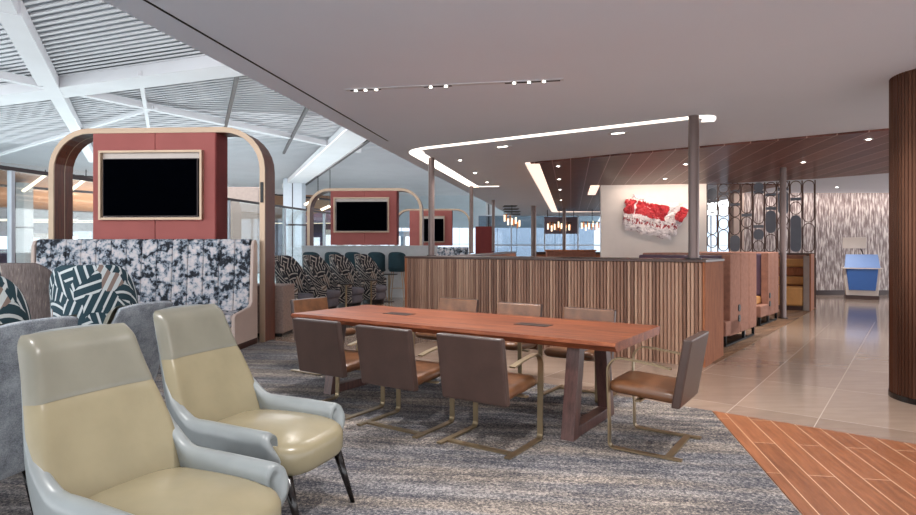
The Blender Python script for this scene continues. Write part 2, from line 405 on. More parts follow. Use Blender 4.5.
# ------------------------------------------------------------------ ceilings
E0 = ptA(-3); E1 = ptA(30.5)
ceil_pts = [(E0.x, E0.y), (16, -3), (16, 19), (9, 19), (9, 30.5), (E1.x, E1.y)]
link('ceiling', prism(ceil_pts, CZ, CZ+.35), M['ceiling'], kind='structure')
g0 = ptA(-2.9, -2.0, 3.84); g1 = ce(388, 141)
sweepbm = sweep(bmesh.new(), [(g0.x, g0.y, CZ-.001), (g1.x, g1.y, CZ-.001)], .02, .004, side=B)
link('trim_1', sweepbm, M['groove'], kind='structure')
# lit cove ring over the partition
def offset_band(pts, w, z0, z1):        # pts: open polyline (plan); band of width w to its left
    bm = bmesh.new(); L = []; Rr = []
    n = len(pts)
    for i, p in enumerate(pts):
        d = (pts[min(i+1, n-1)]-pts[max(i-1, 0)]).normalized(); q = Vector((-d.y, d.x, 0))
        ww = w[i] if isinstance(w, list) else w
        L.append((p+q*0, p+q*ww))
    for z in (z0, z1): pass
    rows = [[bm.verts.new((a.x, a.y, z0)), bm.verts.new((b.x, b.y, z0)), bm.verts.new((b.x, b.y, z1)), bm.verts.new((a.x, a.y, z1))] for a, b in L]
    for r0, r1 in zip(rows, rows[1:]):
        for k in range(4): bm.faces.new((r0[k], r0[(k+1) % 4], r1[(k+1) % 4], r1[k]))
    bm.faces.new(rows[0]); bm.faces.new(rows[-1][::-1]); bmesh.ops.recalc_face_normals(bm, faces=bm.faces[:]); return bm
def rounded(pts, r, n=6):
    out = [pts[0]]
    for a, b, c in zip(pts, pts[1:], pts[2:]):
        d0 = (a-b).normalized(); d1 = (c-b).normalized()
        p0 = b+d0*r; p1 = b+d1*r
        for i in range(n+1):
            t = i/n; out.append(p0*(1-t)**2+b*2*t*(1-t)+p1*t*t)
    out.append(pts[-1]); return out
fr_r = ce(716, 113.5); fr_l = ce(402, 149.6); sd_b = ce(469.5, 186.8); sd_e = ce(499, 186.5)
for v_ in (fr_r, fr_l, sd_b, sd_e): v_.z = 0
end_r = fr_r+Vector((.16, .42, 0))
path = rounded([end_r, fr_r+Vector((.02,-.02,0)), fr_l], .3)[:-1]+rounded([fr_r, fr_l, sd_b], .55)[1:]
path = [p for p in path]
cv = thing('cove_light', 'long warm white lit ceiling slot bent round the corner above the slatted partition', 'ceiling light', (0, 0, 0))
CW = []
for p in path:
    tt = (p-fr_l).dot((sd_b-fr_l).normalized())
    CW.append(-.15 if tt < .1 else -.25)
link('diffuser', offset_band(path, [-(-c) if False else c for c in CW], CZ-.006, CZ+.01), M['led'], cv)
cv2 = thing('cove_light', 'short thin lit ceiling slot behind the bent one, beside the second steel post', 'ceiling light', (0, 0, 0))
link('diffuser', offset_band([sd_b, sd_e], -.14, CZ-.006, CZ+.01), M['led'], cv2)
# timber ceiling
w0 = ce(530.5, 162); w0.z = 0
front_r = w0-PU*9.5
tl0 = w0; tl1 = w0+A*15.2
bk_l = Vector((3.59, 15.05, 0)); bk_r = Vector((6.06, 14.7, 0))
bk1 = ce(815, 177.5); bk2 = ce(890, 171.5)
wood_pts = [(w0.x, w0.y), (front_r.x, front_r.y), (bk2.x+(bk2.x-bk1.x)*.8, bk2.y+(bk2.y-bk1.y)*.8), (bk1.x, bk1.y), (6.1, 14.9), (8.2, 15.0), (8.2, 26.4), (tl1.x, tl1.y)]
link('ceiling', prism(wood_pts, CZ-.03, CZ-.002), M['wood_ceiling'], kind='structure')
tr = thing('cove_light', 'peach lit strip framing the left and far edges of the timber ceiling', 'ceiling light', (0, 0, 0))
cs0 = ce(520.5, 163); cs0.z = 0
pth = rounded([cs0+(w0-cs0)*.5-A*.0, cs0+(w0-cs0)*.5+A*15.9, cs0+(w0-cs0)*.5+A*15.9+B*5], .6)
link('diffuser', offset_band(pth, [-.26]*len(pth), CZ-.034, CZ-.004), M['led_pink'], tr)
tr = thing('cove_light', 'short peach lit strip at the left edge of the white art wall', 'ceiling light', (0, 0, 0))
p0 = ce(599.5, 184); p0.z = 0
link('diffuser', offset_band([p0, p0+A*2.6], .22, CZ-.05, CZ-.034), M['led_pink'], tr)

# recessed track slot
s0 = ce(346, 90); s1 = ce(563.5, 79.5); sd = (s1-s0); sl = sd.length
ang = math.atan2(sd.y, sd.x)
t = thing('track_light', 'slim recessed track slot with three clusters of small spotlights', 'ceiling light', (s0.x, s0.y, CZ), ang)
link('housing', BX(0, sl, -.035, .035, -.004, .03), M['white_metal'], t)
bm = bmesh.new(); 
for a, b in ((.04, .36), (.8, 1.08), (1.6, sl-.03)): link('black_insert', BX(a, b, .0, .03, -.007, -.003), M['groove'], t)
for x in (.10, .2, .31, .86, 1.01, 1.67, 1.81, 1.95):
    link('spotlight', cyl(bmesh.new(), x*sl/2.13, .012, -.014, -.006, .015, seg=12), M['spot'], t)
# downlights
dl = None
def downlight(px, py, label, z=CZ, r=.045):
    global dl
    p = pz(px, py, z)
    if dl is None:
        dl = thing('downlight', label, 'ceiling light', p, 0)
        bm = bmesh.new(); cyl(bm, 0, 0, -.006, .0, .06, seg=18); link('trim_ring', bm, M['white_metal'], dl)
        link('lens', cyl(bmesh.new(), 0, 0, -.011, -.006, .03, seg=18), M['spot'], dl)
    else: dup(dl, p, 0, label)
downlight(460, 160, 'round white downlight nearest inside the bent lit slot')
downlight(475, 172.6, 'middle of the three round downlights inside the bent lit slot')
downlight(487, 182, 'farthest of the three round downlights inside the bent lit slot')
W = CZ-.03
for px, py, lab in ((558, 166, 'nearest downlight of the row along the left side of the timber ceiling'), (559, 179, 'second downlight of the row along the left side of the timber ceiling'),
        (560, 189.5, 'third downlight of the row along the left side of the timber ceiling'), (561, 200, 'farthest downlight of the row along the left side of the timber ceiling'),
        (685.7, 164, 'downlight in the timber ceiling just left of the tall front post'), (665, 178.5, 'downlight in the timber ceiling above the right part of the white wall'),
        (803, 162, 'downlight in the timber ceiling right of the rear post'), (868.5, 139, 'downlight in the timber ceiling closest to the big column')):
    downlight(px, py, lab, W)
downlight(822, 177.6, 'downlight at the back edge of the timber ceiling over the oval screen'); downlight(837, 187, 'downlight in the peach ceiling strip before the rippled wall')
def rect_light(px, py, label):
    p = ce(px, py); t = thing('slot_downlight', label, 'ceiling light', p, ANG_PU)
    link('frame', BX(-.14, .14, -.045, .045, -.004, .0), M['white_metal'], t); link('lens', BX(-.085, .085, -.018, .018, -.008, -.004), M['spot'], t)
rect_light(502.5, 146.5, 'small rectangular recessed light left of the timber ceiling corner')
rect_light(618, 133, 'small rectangular recessed light above the timber ceiling edge')

# ------------------------------------------------------------------ partition with slats
PO = Vector((2.858, 7.0, 0)); PL = 4.56; PH = 1.24
pt = thing('slatted_partition', 'long waist-high walnut partition faced with vertical slats behind the table', 'partition', PO, ANG_PU)
# local x = along PU, local y = rotated +90 from PU ; PV is local -y
bm = bmesh.new()
prof = []
n = int(PL/.045)
for i in range(n):
    x = i*.045
    prof += [(x+.0, -.012), (x+.007, -.012), (x+.009, .012), (x+.015, .019), (x+.036, .019), (x+.043, .012)]
lo = [bm.verts.new((x, y, .0)) for x, y in prof]; hi = [bm.verts.new((x, y, PH-.025)) for x, y in prof]
for i in range(len(prof)-1): bm.faces.new((lo[i], lo[i+1], hi[i+1], hi[i]))
o = link('slat_front', bm, M['fluted'], pt); 
link('body', BX(.01, PL-.01, -.86, -.014, 0, PH-.03), M['walnut_end'], pt)
link('end_panel', BX(-.03, .0, -.90, .02, 0, PH), M['walnut_end'], pt)
link('end_panel', BX(PL-.02, PL+.02, -.90, .02, 0, PH), M['walnut_end'], pt)
link('cap', BX(-.04, PL+.02, -.91, .03, PH-.02, PH+.012), M['walnut_top'], pt, bevel=.004)
# left-side low partition running back
q = PO+PU*PL+PV*.93
t = thing('side_partition', 'low walnut partition running back from the left end of the slatted one', 'partition', q+A*.05, ANG_A)
link('body', BX(.02, 11, -.30, -.02, 0, 1.2), M['walnut_end'], t); link('cap', BX(.02, 11, -.32, 0, 1.2, 1.24), M['walnut_top'], t)
t = thing('rear_partition', 'dark low partition below the far windows behind the seating', 'partition', (3.2, 24.6, 0), 0)
link('body', BX(0, 6.5, 0, .3, 0, 1.1), M['walnut_end'], t); link('cap', BX(0, 6.5, -.04, .34, 1.1, 1.2), M['walnut_top'], t)

# posts
def post(p, z0, r, label, name='ceiling_post'):
    t = thing(name, label, 'post', (p.x, p.y, z0))
    link('shaft', cyl(bmesh.new(), 0, 0, .0, CZ-z0-.001, r, seg=24), M['pole'], t, smooth=False)
    link('foot_plate', cyl(bmesh.new(), 0, 0, 0, .02, r*1.5, seg=24), M['dark_metal'], t)
    for pl in C.objects[-2:] if False else []: pass
    return t
zt = PH+.012
P1 = PO+PU*.15+PV*.18
post(P1, zt, .062, 'thick steel post standing on the right end of the slatted partition')
post(Vector((-.47, 10.62, 0)), 1.24, .055, 'steel post rising at the left corner of the slatted partition')
post(Vector((.345, 15.5, 0)), 1.24, .05, 'slimmer steel post at the far end of the bent lit slot')
post(Vector((1.19, 20.2, 0)), 1.24, .05, 'thin steel post farthest along the left side partition')
post(Vector((2.9, 23.0, 0)), 0, .1, 'dark post in front of the far windows left of the timber ceiling end', 'dark_post')
post(Vector((4.3, 24.3, 0)), 0, .07, 'thin dark post in front of the far windows below the row of downlights', 'dark_post')
pp = fl(783, 318.5)
post(pp, .006, .058, 'bronze floor-standing post between the booths and the oval screen')

# ------------------------------------------------------------------ column
cc = Vector((4.42, 5.47, 0)); cr = .40
bm = bmesh.new(); n = 144; lo = []; hi = []
for i in range(n):
    r = cr-(.006 if i % 2 else 0); a = 2*PI*i/n
    lo.append(bm.verts.new((r*math.cos(a), r*math.sin(a), 0))); hi.append(bm.verts.new((r*math.cos(a), r*math.sin(a), CZ)))
for i in range(n): bm.faces.new((lo[i], lo[(i+1) % n], hi[(i+1) % n], hi[i]))
t = thing('column', 'big round dark bronze ribbed column at the right edge', 'column', (cc.x, cc.y, 0))
link('shaft', bm, M['column'], t); link('base_ring', cyl(bmesh.new(), 0, 0, 0, .05, cr+.006, seg=64), M['leg_black'], t)

# ------------------------------------------------------------------ table
T0 = Vector((1.069, 4.06, 0)); TL, TW = 3.25, 1.07
tb = thing('conference_table', 'long reddish live-edge timber table with dark trapezoid legs', 'table', T0, ANG_TU)
# local x = TU ; TV is local -y
bm = bmesh.new(); nx = 60
def wob(x, s): return .018*noise.noise(Vector((x*1.4, s*7.1, .3)))+.008*noise.noise(Vector((x*5, s*3.3, 1.3)))
rows = []
for i in range(nx+1):
    x = TL*i/nx; a = wob(x, 1); b = wob(x, 5)
    rows.append([bm.verts.new(p) for p in ((x, .0+a, .75), (x, .018+a*.7, .725), (x, -.02+a, .685), (x, -TW+.03+b, .685), (x, -TW-.012+b, .72), (x, -TW+b, .75), (x, -TW/2, .75))])
for r0, r1 in zip(rows, rows[1:]):
    for k in range(7): bm.faces.new((r0[k], r0[(k+1) % 7], r1[(k+1) % 7], r1[k]))
bm.faces.new(rows[0]); bm.faces.new(rows[-1][::-1]); bmesh.ops.recalc_face_normals(bm, faces=bm.faces[:])
link('tabletop', bm, M['table_red'], tb)
for u in (.9, 2.35):
    h = link('power_hatch', BX(u-.15, u+.15, -.62, -.48, .7495, .7535), M['black'], tb, bevel=.001)
    link('hatch_slot', BX(u-.13, u+.13, -.553, -.547, .7535, .7545), M['groove'], h)
for u in (.38, 2.82):
    lg = bmesh.new()
    def post_leg(bm, y0, y1, w):
        vs = []
        for z, y in ((0, y0), (.684, y1)):
            for dx, dy in ((-.05, -.05), (.05, -.05), (.05, .05), (-.05, .05)): vs.append(bm.verts.new((u+dx, y+dy, z)))
        for f in ((0,3,2,1),(4,5,6,7),(0,1,5,4),(1,2,6,5),(2,3,7,6),(3,0,4,7)): bm.faces.new([vs[i] for i in f])
        return bm
    link('leg', post_leg(bmesh.new(), -.1, -.22, .1), M['table_leg'], tb, bevel=.003)
    link('leg', post_leg(bmesh.new(), -.86, -.74, .1), M['table_leg'], tb, bevel=.003)
    link('foot_rail', BX(u-.045, u+.045, -.81, -.15, .009, .085), M['table_leg'], tb, bevel=.003)
    link('top_rail', BX(u-.045, u+.045, -.70, -.26, .62, .684), M['table_leg'], tb, bevel=.003)

# ------------------------------------------------------------------ cantilever chairs
def brno(name, label):
    t = thing(name, label, 'chair')
    W_ = .275
    for s in (-1, 1):
        y = s*W_
        pth = [(-.20, .60), (-.10, .618), (.05, .635)]+arc(.13, .545, .095, PI/2, -.02, 7, lambda a, b: (a, b))
        pth += [(.222, .40), (.215, .2)]+arc(.18, .055, .035, 0, -PI/2, 4, lambda a, b: (a, b+0))
        pth += [(.0, .018), (-.27, .018)]
        link('side_frame', sweep(bmesh.new(), [(a, y, b) for a, b in pth], .042, .011), M['brass'], t)
    link('cross_bar', BX(-.20, -.155, -W_, W_, .011, .024), M['brass'], t)
    link('seat_support', BX(.0, .04, -W_, W_, .355, .367), M['brass'], t)
    # seat: leather block
    bm = pad(.50, .50, .372, .455, cx=.0, n=9, crown=.012, seg=56)
    for v in bm.verts: v.co.z += (v.co.x)*.06
    link('seat', bm, M['tan_leather'], t, smooth=True)
    # back: slanted slab, outside darker
    bm = bmesh.new(); box(bm, -.03, .03, -.262, .262, -.02, .44)
    for f in bm.faces: f.material_index = 1
    bm.faces.ensure_lookup_table()
    for f in bm.faces:
        f.normal_update()
        if f.normal.x > .5: f.material_index = 0
    for v in bm.verts:
        z = v.co.z; v.co.x += -.225-.17*z+.0; v.co.z = .36+z
    link('backrest', bm, [M['tan_leather'], M['brown_leather']], t, bevel=.012)
    return t
def tp(u, v): return T0+TU*u+TV*v
br = brno('cantilever_chair', 'brown leather cantilever chair on near side of table, closest to its right end')
br.location = tp(.82, -.26); br.rotation_euler = (0, 0, ANG_TV)
G = 'cantilever chairs around the table'; br['group'] = G
dup(br, tp(1.59, -.26), ANG_TV, 'middle one of the three brown cantilever chairs on the near side of table')
dup(br, tp(2.35, -.22), ANG_TV, 'brown cantilever chair on near side of table, farthest from the camera, below the armchairs')
dup(br, tp(.83, 1.32), ANG_TV+PI, 'cantilever chair on far side of table, closest to its right end')
dup(br, tp(1.65, 1.42), ANG_TV+PI, 'middle one of the three cantilever chairs on the far side of table')
dup(br, tp(2.50, 1.52), ANG_TV+PI, 'cantilever chair on far side of table, leftmost against the slatted partition')
dup(br, (1.38, 4.26, 0), ANG_TU, 'cantilever chair alone at the right head of the table, seen from its side')
dup(br, (-1.49, 6.83, 0), ANG_TU+PI, 'cantilever chair at the far left head of the table with cognac back showing')

# ------------------------------------------------------------------ lounge chairs
def lounge(name, label, inner, shellmats):
    t = thing(name, label, 'armchair')
    # plan path of the shell at seat level, a in 0..1 from back centre to arm front
    def plan(a):
        if a < .34: return (-.26-.02*(1-(a/.34)**2), .265*a/.34)
        if a < .50:
            q = (a-.34)/.16*PI/2; return (-.26+.07*(1-math.cos(q)), .265+.055*math.sin(q))
        q = (a-.50)/.50
        if q < .86: return (-.19+.53*q/.86, .32+.020*math.sin(q/.86*PI/2))
        q = (q-.86)/.14; return (.34+.05*math.sin(q*PI/2), .340-.10*(1-math.cos(q*PI/2)))
    def rim(a):
        if a < .36: return 1.065-.02*(a/.36)**3
        if a < .57: return lerp(1.045, .53, sm((a-.36)/.21)**.72)
        return lerp(.53, .515, (a-.57)/.33) if a < .90 else lerp(.515, .36, ((a-.90)/.10)**2.2)
    def thick(a): return lerp(.03, .098, sm((a-.42)/.2))
    def S_(uu, z, inset):
        u = uu*2-1; a = abs(u); sg = 1 if u >= 0 else -1
        x, y = plan(a)
        # inward normal of the plan curve
        e = .004; xa, ya = plan(max(0, a-e)); xb, yb = plan(min(1, a+e)); dx, dy = xb-xa, yb-ya; L = math.hypot(dx, dy) or 1
        nx_, ny_ = dy/L, -dx/L
        x += nx_*inset; y += ny_*inset
        tuck = max(0, (.42-z)/.17)
        x *= 1-.26*tuck**2; y *= 1-.26*tuck**2
        k = max(0, z-.40)
        x -= k*.385*(1 if a < .50 else max(0, 1-(a-.50)/.2))
        y *= 1-.23*sm((z-.50)/.55)
        return Vector((x, y*sg, z))
    def sec(uu, vv):           # closed section: outside up, rounded rim, inside down
        a = abs(uu*2-1); H = rim(a); th = thick(a); r = th/2; zb = .255; zi = .33
        if vv < .5: return S_(uu, lerp(zb, H-r, vv/.5), 0)
        if vv < .7:
            q = (vv-.5)/.2*PI; return S_(uu, H-r+r*math.sin(q), r-r*math.cos(q))
        return S_(uu, lerp(H-r, min(zi, H-r-.01), (vv-.7)/.3), th)
    bm = grid(sec, 84, 40)
    nfc = 40
    for k, f in enumerate(bm.faces):
        f.material_index = 1 if (k % nfc) >= 19 else 0
    for uu in (0, 83):          # close the arm ends
        pass
    bm.verts.ensure_lookup_table()
    for i0 in (0, 84):
        ring_ = [bm.verts[i0*41+q] for q in range(41)]
        for q in range(20): 
            try: bm.faces.new((ring_[q], ring_[q+1], ring_[39-q], ring_[40-q])).material_index = 1
            except Exception: pass
    bmesh.ops.recalc_face_normals(bm, faces=bm.faces[:])
    o = link('shell', bm, shellmats, t, smooth=True)
    # under pan
    bm = pad(.46, .48, .235, .33, cx=.06, n=3.5, crown=0)
    for v in bm.verts: v.co.x -= .0
    link('seat_pan', bm, shellmats[0], t, smooth=True)
    # backrest pad (two panels split by a seam)
    def back(z0, z1, th, top=False):
        def f(uu, vv):
            u = (uu*2-1); z = lerp(z0, z1, vv)
            half = (.305-.02*(1-sm((z-.42)/.25)))*(1-.23*sm((z-.50)/.55))*1.03
            if top: half *= 1-.10*max(0, (vv-.6)/.4)**4
            ys = u*half
            e = min(1, (1-abs(u))/.2)
            lo_, hi_ = (.0, .06) if not top else (.05, .30)
            pe = math.sqrt(max(0, 1-(1-e)**2))
            t_lo = min(1, vv/.06); t_hi = min(1, (1-vv)/hi_)
            if top: pz_ = (.92+.08*t_lo)*math.sqrt(max(0, 1-(1-t_hi)**2))
            else: pz_ = (.92+.08*t_hi)
            puff = th*pe*pz_
            k = max(0, z-.40)
            x = -.26-k*.385+.012+puff+.05*abs(u)**3*(1-.6*sm((z-.5)/.5))
            return Vector((x, ys, z))
        return grid(f, 26, 22)
    link('back_cushion', back(.38, .811, .062), inner, t, smooth=True)
    link('headrest', back(.811, 1.058, .064, True), M['cream_reflection'], t, smooth=True)
    bm = pad(.70, .59, .30, .455, cx=.105, n=3.6, crown=.03, seg=64)
    for v in bm.verts:
        if v.co.x > .1: v.co.z -= (v.co.x-.1)**2*.25
    link('seat_cushion', bm, inner, t, smooth=True)
    for x, y in ((.43, .2), (.43, -.24), (-.20, .2), (-.20, -.2)):
        link('leg', cyl(bmesh.new(), x*1.12, y*1.06, 0.008, .29, .012, .026, 12, x1=x*.9, y1=y*.98), M['leg_black'], t, smooth=True)
    return t
sh = [M['tweed'], M['grey_leather']]
lc = lounge('lounge_chair', 'cream leather high-back lounge chair nearest the camera, seat cut off by the frame bottom', M['cream'], [M['grey_leather'], M['grey_leather']])
GL = 'high-back lounge chairs in the corner'; lc['group'] = GL
lc.location = (-1.16, 2.32, 0); lc.rotation_euler = (0, 0, R(-24))
dup(lc, (-1.10, 3.25, 0), R(-21), 'cream leather high-back lounge chair with whole seat and front leg showing, beside the table')
ld = lounge('lounge_chair', 'grey tweed lounge chair at the left edge, seen from behind the nearest cream one', M['cream'], [M['tweed'], M['tweed']])
ld['group'] = GL; ld.location = (-2.46, 2.96, 0); ld.rotation_euler = (0, 0, R(165))
dup(ld, (-2.38, 3.80, 0), R(165), 'grey tweed lounge chair seen from behind, between the two cream ones')

# ------------------------------------------------------------------ tub chairs
def tub(name, label, outer, inside, split=False):
    t = thing(name, label, 'armchair')
    def f(uu, vv):
        u = uu*2-1; th = PI+u*PI*.74
        a = abs(u)
        H = lerp(1.22, .62, sm((a-.25)/.75)**1.0)
        z = lerp(.12, H, vv)
        rx, ry = .36+.05*(z-.4), .37+.05*(z-.4)
        x = rx*math.cos(th)*1.0-.0-.10*max(0, z-.5)*(1-a); y = ry*math.sin(th)
        return Vector((x, y, z))
    uv = lambda a, b: (a*2.0, b*1.0)
    gb = grid(f, 56, 16, uv)
    if split:
        for k, f_ in enumerate(gb.faces): f_.material_index = 1 if 25 < k//16 < 46 else 0
    o = link('shell', gb, [outer, inside], t, smooth=True)
    s = o.modifiers.new('thick', 'SOLIDIFY'); s.thickness = .07; s.offset = 1 if False else -1; s.material_offset = 0 if split else 1; s.material_offset_rim = 0
    b = o.modifiers.new('bev', 'BEVEL'); b.width = .02; b.segments = 3; b.limit_method = 'ANGLE'; b.angle_limit = R(50)
    link('seat', pad(.56, .50, .30, .45, cx=.05, n=4, crown=.02), M['seat_grey'], t, smooth=True)
    link('apron', pad(.50, .46, .10, .31, cx=.04, n=4, crown=0), M['seat_grey'], t, smooth=True)
    link('plinth', cyl(bmesh.new(), 0.02, 0, .008, .11, .26, seg=28), M['black'], t)
    return t
tc = tub('tub_armchair', 'teal and white patterned round-back armchair in front of the floral banquette', M['maze_teal'], M['maze_teal'])
tc.location = (-3.74, 6.2, 0); tc.rotation_euler = (0, 0, R(110))
GT = 'patterned tub armchairs'; tc['group'] = GT
dup(tc, (-3.35, 4.05, 0), R(120), 'teal patterned armchair cut off by the left edge of the picture')
td_ = tub('tub_armchair', 'patterned armchair with taupe slub outside panel by the left glass wall', M['maze_dark'], M['taupe'], True)
td_['group'] = GT; td_.location = (-4.92, 6.95, 0); td_.rotation_euler = (0, 0, R(95))
te = tub('tub_armchair', 'charcoal patterned armchair nearest the bronze arch leg, left of its row', M['maze_dark'], M['maze_dark'])
te['group'] = GT; te.location = (-3.30, 12.2, 0); te.rotation_euler = (0, 0, R(-20))
dup(te, (-2.93, 13.1, 0), R(-20), 'second charcoal patterned armchair from the bronze arch leg')
dup(te, (-2.55, 14.0, 0), R(-20), 'third charcoal patterned armchair from the bronze arch leg')
dup(te, (-2.12, 14.9, 0), R(-20), 'farthest charcoal patterned armchair, half behind the small round tables')

# side tables
def stable(p, h, r, label):
    t = thing('side_table', label, 'table', p)
    link('top', cyl(bmesh.new(), 0, 0, h-.02, h, r, seg=28), M['dark_metal'], t)
    link('stem', cyl(bmesh.new(), 0, 0, .01, h-.02, .022, seg=12), M['brass'], t)
    link('base', cyl(bmesh.new(), 0, 0, 0.001, .012, r*.6, seg=28), M['dark_metal'], t)
stable((-2.51,13.45,0), .58, .17, 'small thin-stemmed round table closest to the camera beside the charcoal armchairs')
stable((-2.07,14.3,0), .62, .17, 'small thin-stemmed round table in the middle of the three by the armchairs')
stable((-1.77,15.4,0), .71, .22, 'larger thin-stemmed round table by the left end of the slatted partition')

# bar stools
def stool(label):
    t = thing('bar_stool', label, 'stool')
    def f(uu, vv):
        u = uu*2-1; th = PI+u*1.25; z = lerp(.80, 1.27-.10*abs(u)**3, vv)
        return Vector((.22*math.cos(th)-.0, .25*math.sin(th), z))
    o = link('backrest', grid(f, 20, 8), M['teal'], t, smooth=True); s = o.modifiers.new('thick', 'SOLIDIFY'); s.thickness = .04; s.offset = -1
    link('seat', pad(.42, .44, .74, .83, n=3), M['teal'], t, smooth=True)
    for x in (-1, 1):
        for y in (-1, 1): link('leg', cyl(bmesh.new(), x*.21, y*.21, 0, .75, .012, .016, 8, x1=x*.13, y1=y*.13), M['bronze'], t)
    link('foot_ring', sweep(bmesh.new(), [(.17*math.cos(k*PI/12), .17*math.sin(k*PI/12), .3) for k in range(24)], .012, .012, side=Vector((0,0,1)), closed=True), M['bronze'], t)
    return t
labs = ['teal round-back bar stool leftmost below the second television', 'second teal bar stool from the left below the second television', 'middle one of the five teal bar stools along the pale counter', 'teal bar stool with whole backrest showing, fourth from the left', 'teal bar stool right against the left end of the slatted partition']
bs = stool(labs[0]); bs['group'] = 'teal bar stools at the pale counter'
xs = (312, 334, 354, 377, 397.5)
bs.location = ((xs[0]-458)/F*16.1, 16.1, 0); bs.rotation_euler = (0, 0, R(90-5))
for x, l in zip(xs[1:], labs[1:]): dup(bs, ((x-458)/F*16.0, 16.0, 0), R(85), l)
t = thing('counter_wall', 'pale grey chest-high counter wall below the second television', 'counter', (-4.35, 16.75, 0), R(-2))
link('body', BX(0, 3.75, 0, .28, 0, 1.40), M['stone_grey'], t); link('top', BX(-.03, 3.78, -.03, .31, 1.40, 1.44), M['stone_grey'], t, bevel=.01)

# ------------------------------------------------------------------ television arches
def arch_unit(origin, rot, L, dep, H, label, tvlabel, nm, rgt, panel, tv, art=False):
    # local x to the right, local y away; origin = front right outer foot; extends to -x
    t = thing(nm, label, 'arch frame', origin, rot)
    r = .62; th = .07
    def loop(o):
        rr = r-o; x0, x1 = -L+o, -o; zt = H-o
        return [(x0, 0)]+[(x0+rr-rr*math.cos(a*PI/16), zt-rr+rr*math.sin(a*PI/16)) for a in range(9)]+[(x1-rr+rr*math.sin(a*PI/16), zt-rr+rr*math.cos(a*PI/16)) for a in range(9)]+[(x1, 0)]
    def ring(y0, y1, o0, o1, bm):
        a, b = loop(o0), loop(o1)
        V = [[bm.verts.new((p[0], y, p[1])) for p in q] for q, y in ((a, y0), (b, y0), (b, y1), (a, y1))]
        for i in range(len(a)-1):
            for k in range(4): bm.faces.new((V[k][i], V[(k+1) % 4][i], V[(k+1) % 4][i+1], V[k][i+1]))
        bmesh.ops.recalc_face_normals(bm, faces=bm.faces[:]); return bm
    link('wood_band', ring(.02, dep, 0.0, th, bmesh.new()), M['arch_wood'], t)
    link('front_trim', ring(-.005, .022, -.003, th+.004, bmesh.new()), M['bronze'], t)
    link('inlay_strip', ring(dep*.55, dep*.58, th-.004, th+.003, bmesh.new()), M['bronze'], t)
    x0, x1, z0 = panel
    u = link('padded_panel', BX(x0+.02, x1-.02, .02, dep-.03, z0+.01, H-th-.02), M['red'], t)
    ft = -.0
    mid = (x0+x1)/2+.02
    zt = H-th-.004
    link('upholstery', BX(x0, mid-.004, ft, dep-.02, z0, zt), M['red'], u, bevel=.008)
    link('upholstery', BX(mid+.004, x1-.004, ft, dep-.02, z0, zt), M['red'], u, bevel=.008)
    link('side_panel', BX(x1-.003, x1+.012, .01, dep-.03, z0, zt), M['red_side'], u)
    a0, a1, b0, b1 = tv
    w = .065
    bm = bmesh.new(); box(bm, a0, a1, ft-.075, ft-.001, b1-w*.5, b1); box(bm, a0, a1, ft-.075, ft-.001, b0, b0+w*.5)
    box(bm, a0, a0+w*.5, ft-.075, ft-.001, b0+w*.5, b1-w*.5); box(bm, a1-w*.5, a1, ft-.075, ft-.001, b0+w*.5, b1-w*.5)
    link('niche_frame', bm, M['bronze'], u)
    link('niche_back', BX(a0+.02, a1-.02, ft-.012, ft-.002, b0+.02, b1-.02), M['podium_cream'], u)
    if not art:
        v = thing('television', tvlabel+', black flat screen', 'television', origin, rot)
        link('bezel', BX(a0+.085, a1-.045, ft-.10, ft-.03, b0+.045, b1-.125), M['dark_metal'], v, bevel=.004)
        link('screen', BX(a0+.097, a1-.057, ft-.104, ft-.0995, b0+.057, b1-.137), M['screen'], v)
    return t
Y1 = 8.78; x1r = -2.84*Y1/8.75
first_arch = arch_unit((x1r+.02, Y1, 0), R(-3), 3.28, .42, 3.16, 'big bronze-edged arch nearest the camera around the first television', 'first and largest television on the left', 'arch_frame', 0,
          (-2.60, -.74, 1.45), (-2.47, -.91, 1.80, 2.82))
arch_unit((-1.01, 16.9, 0), R(-2), 3.27, .42, 3.06, 'middle bronze arch above the pale counter wall around the second television', 'second television above the teal stools', 'arch_frame', 0,
          (-2.60, -.72, 1.46), (-2.50, -.93, 1.81, 2.80))
arch_unit((.54, 26.0, 0), R(-2), 3.3, .42, 3.06, 'farthest bronze arch behind the second steel post', 'farthest television panel behind the second steel post', 'arch_frame', 0,
          (-2.65, -.80, 1.46), (-2.1, -1.12, 1.6, 2.75))
link('control_plate', BX(-.06, -.015, -.018, -.004, 2.05, 2.35), M['black'], first_arch, bevel=.003)
# ------------------------------------------------------------------ banquette
def banquette(origin, rot, L, H, label, name='banquette'):
    t = thing(name, label, 'banquette', origin, rot)       # origin: right front foot of the end panel back corner; -x along
    prof = [(.0, 0), (.0, H-.06), (-.04, H), (-.10, H), (-.14, H-.08), (-.19, .62), (-.25, .56), (-.72, .50), (-.76, .46), (-.76, 0)]
    for x0, x1 in ((-.05, .0), (-L, -L+.05)):
        link('end_panel', prism_side(prof, x0, x1), M['pink_panel'], t, bevel=.012)
    link('plinth', BX(-L, .001, -.73, -.02, 0.008, .09), M['base_dark'], t)
    # back cushions with vertical channel seams
    n = 14; w = (L-.12)/n
    for k in range(n):
        x0 = -L+.06+k*w
        bp = [(-.02, .45), (-.02, H), (-.07, H+.02), (-.12, H), (-.17, .62), (-.19, .50), (-.19, .45)]
        link('back_cushion', prism_side(bp, x0+.003, x0+w-.003), M['floral'], t, bevel=.02)
        link('seat_cushion', BX(x0+.003, x0+w-.003, -.74, -.16, .32, .50), M['floral'], t, bevel=.03)
    link('base', BX(-L+.05, -.05, -.70, -.02, .09, .32), M['pink_panel'], t)
    return t
banquette((x1r-.06, Y1-.06, 0), R(-4), 3.36, 1.50, 'high-back banquette in black and white floral fabric under the first television')
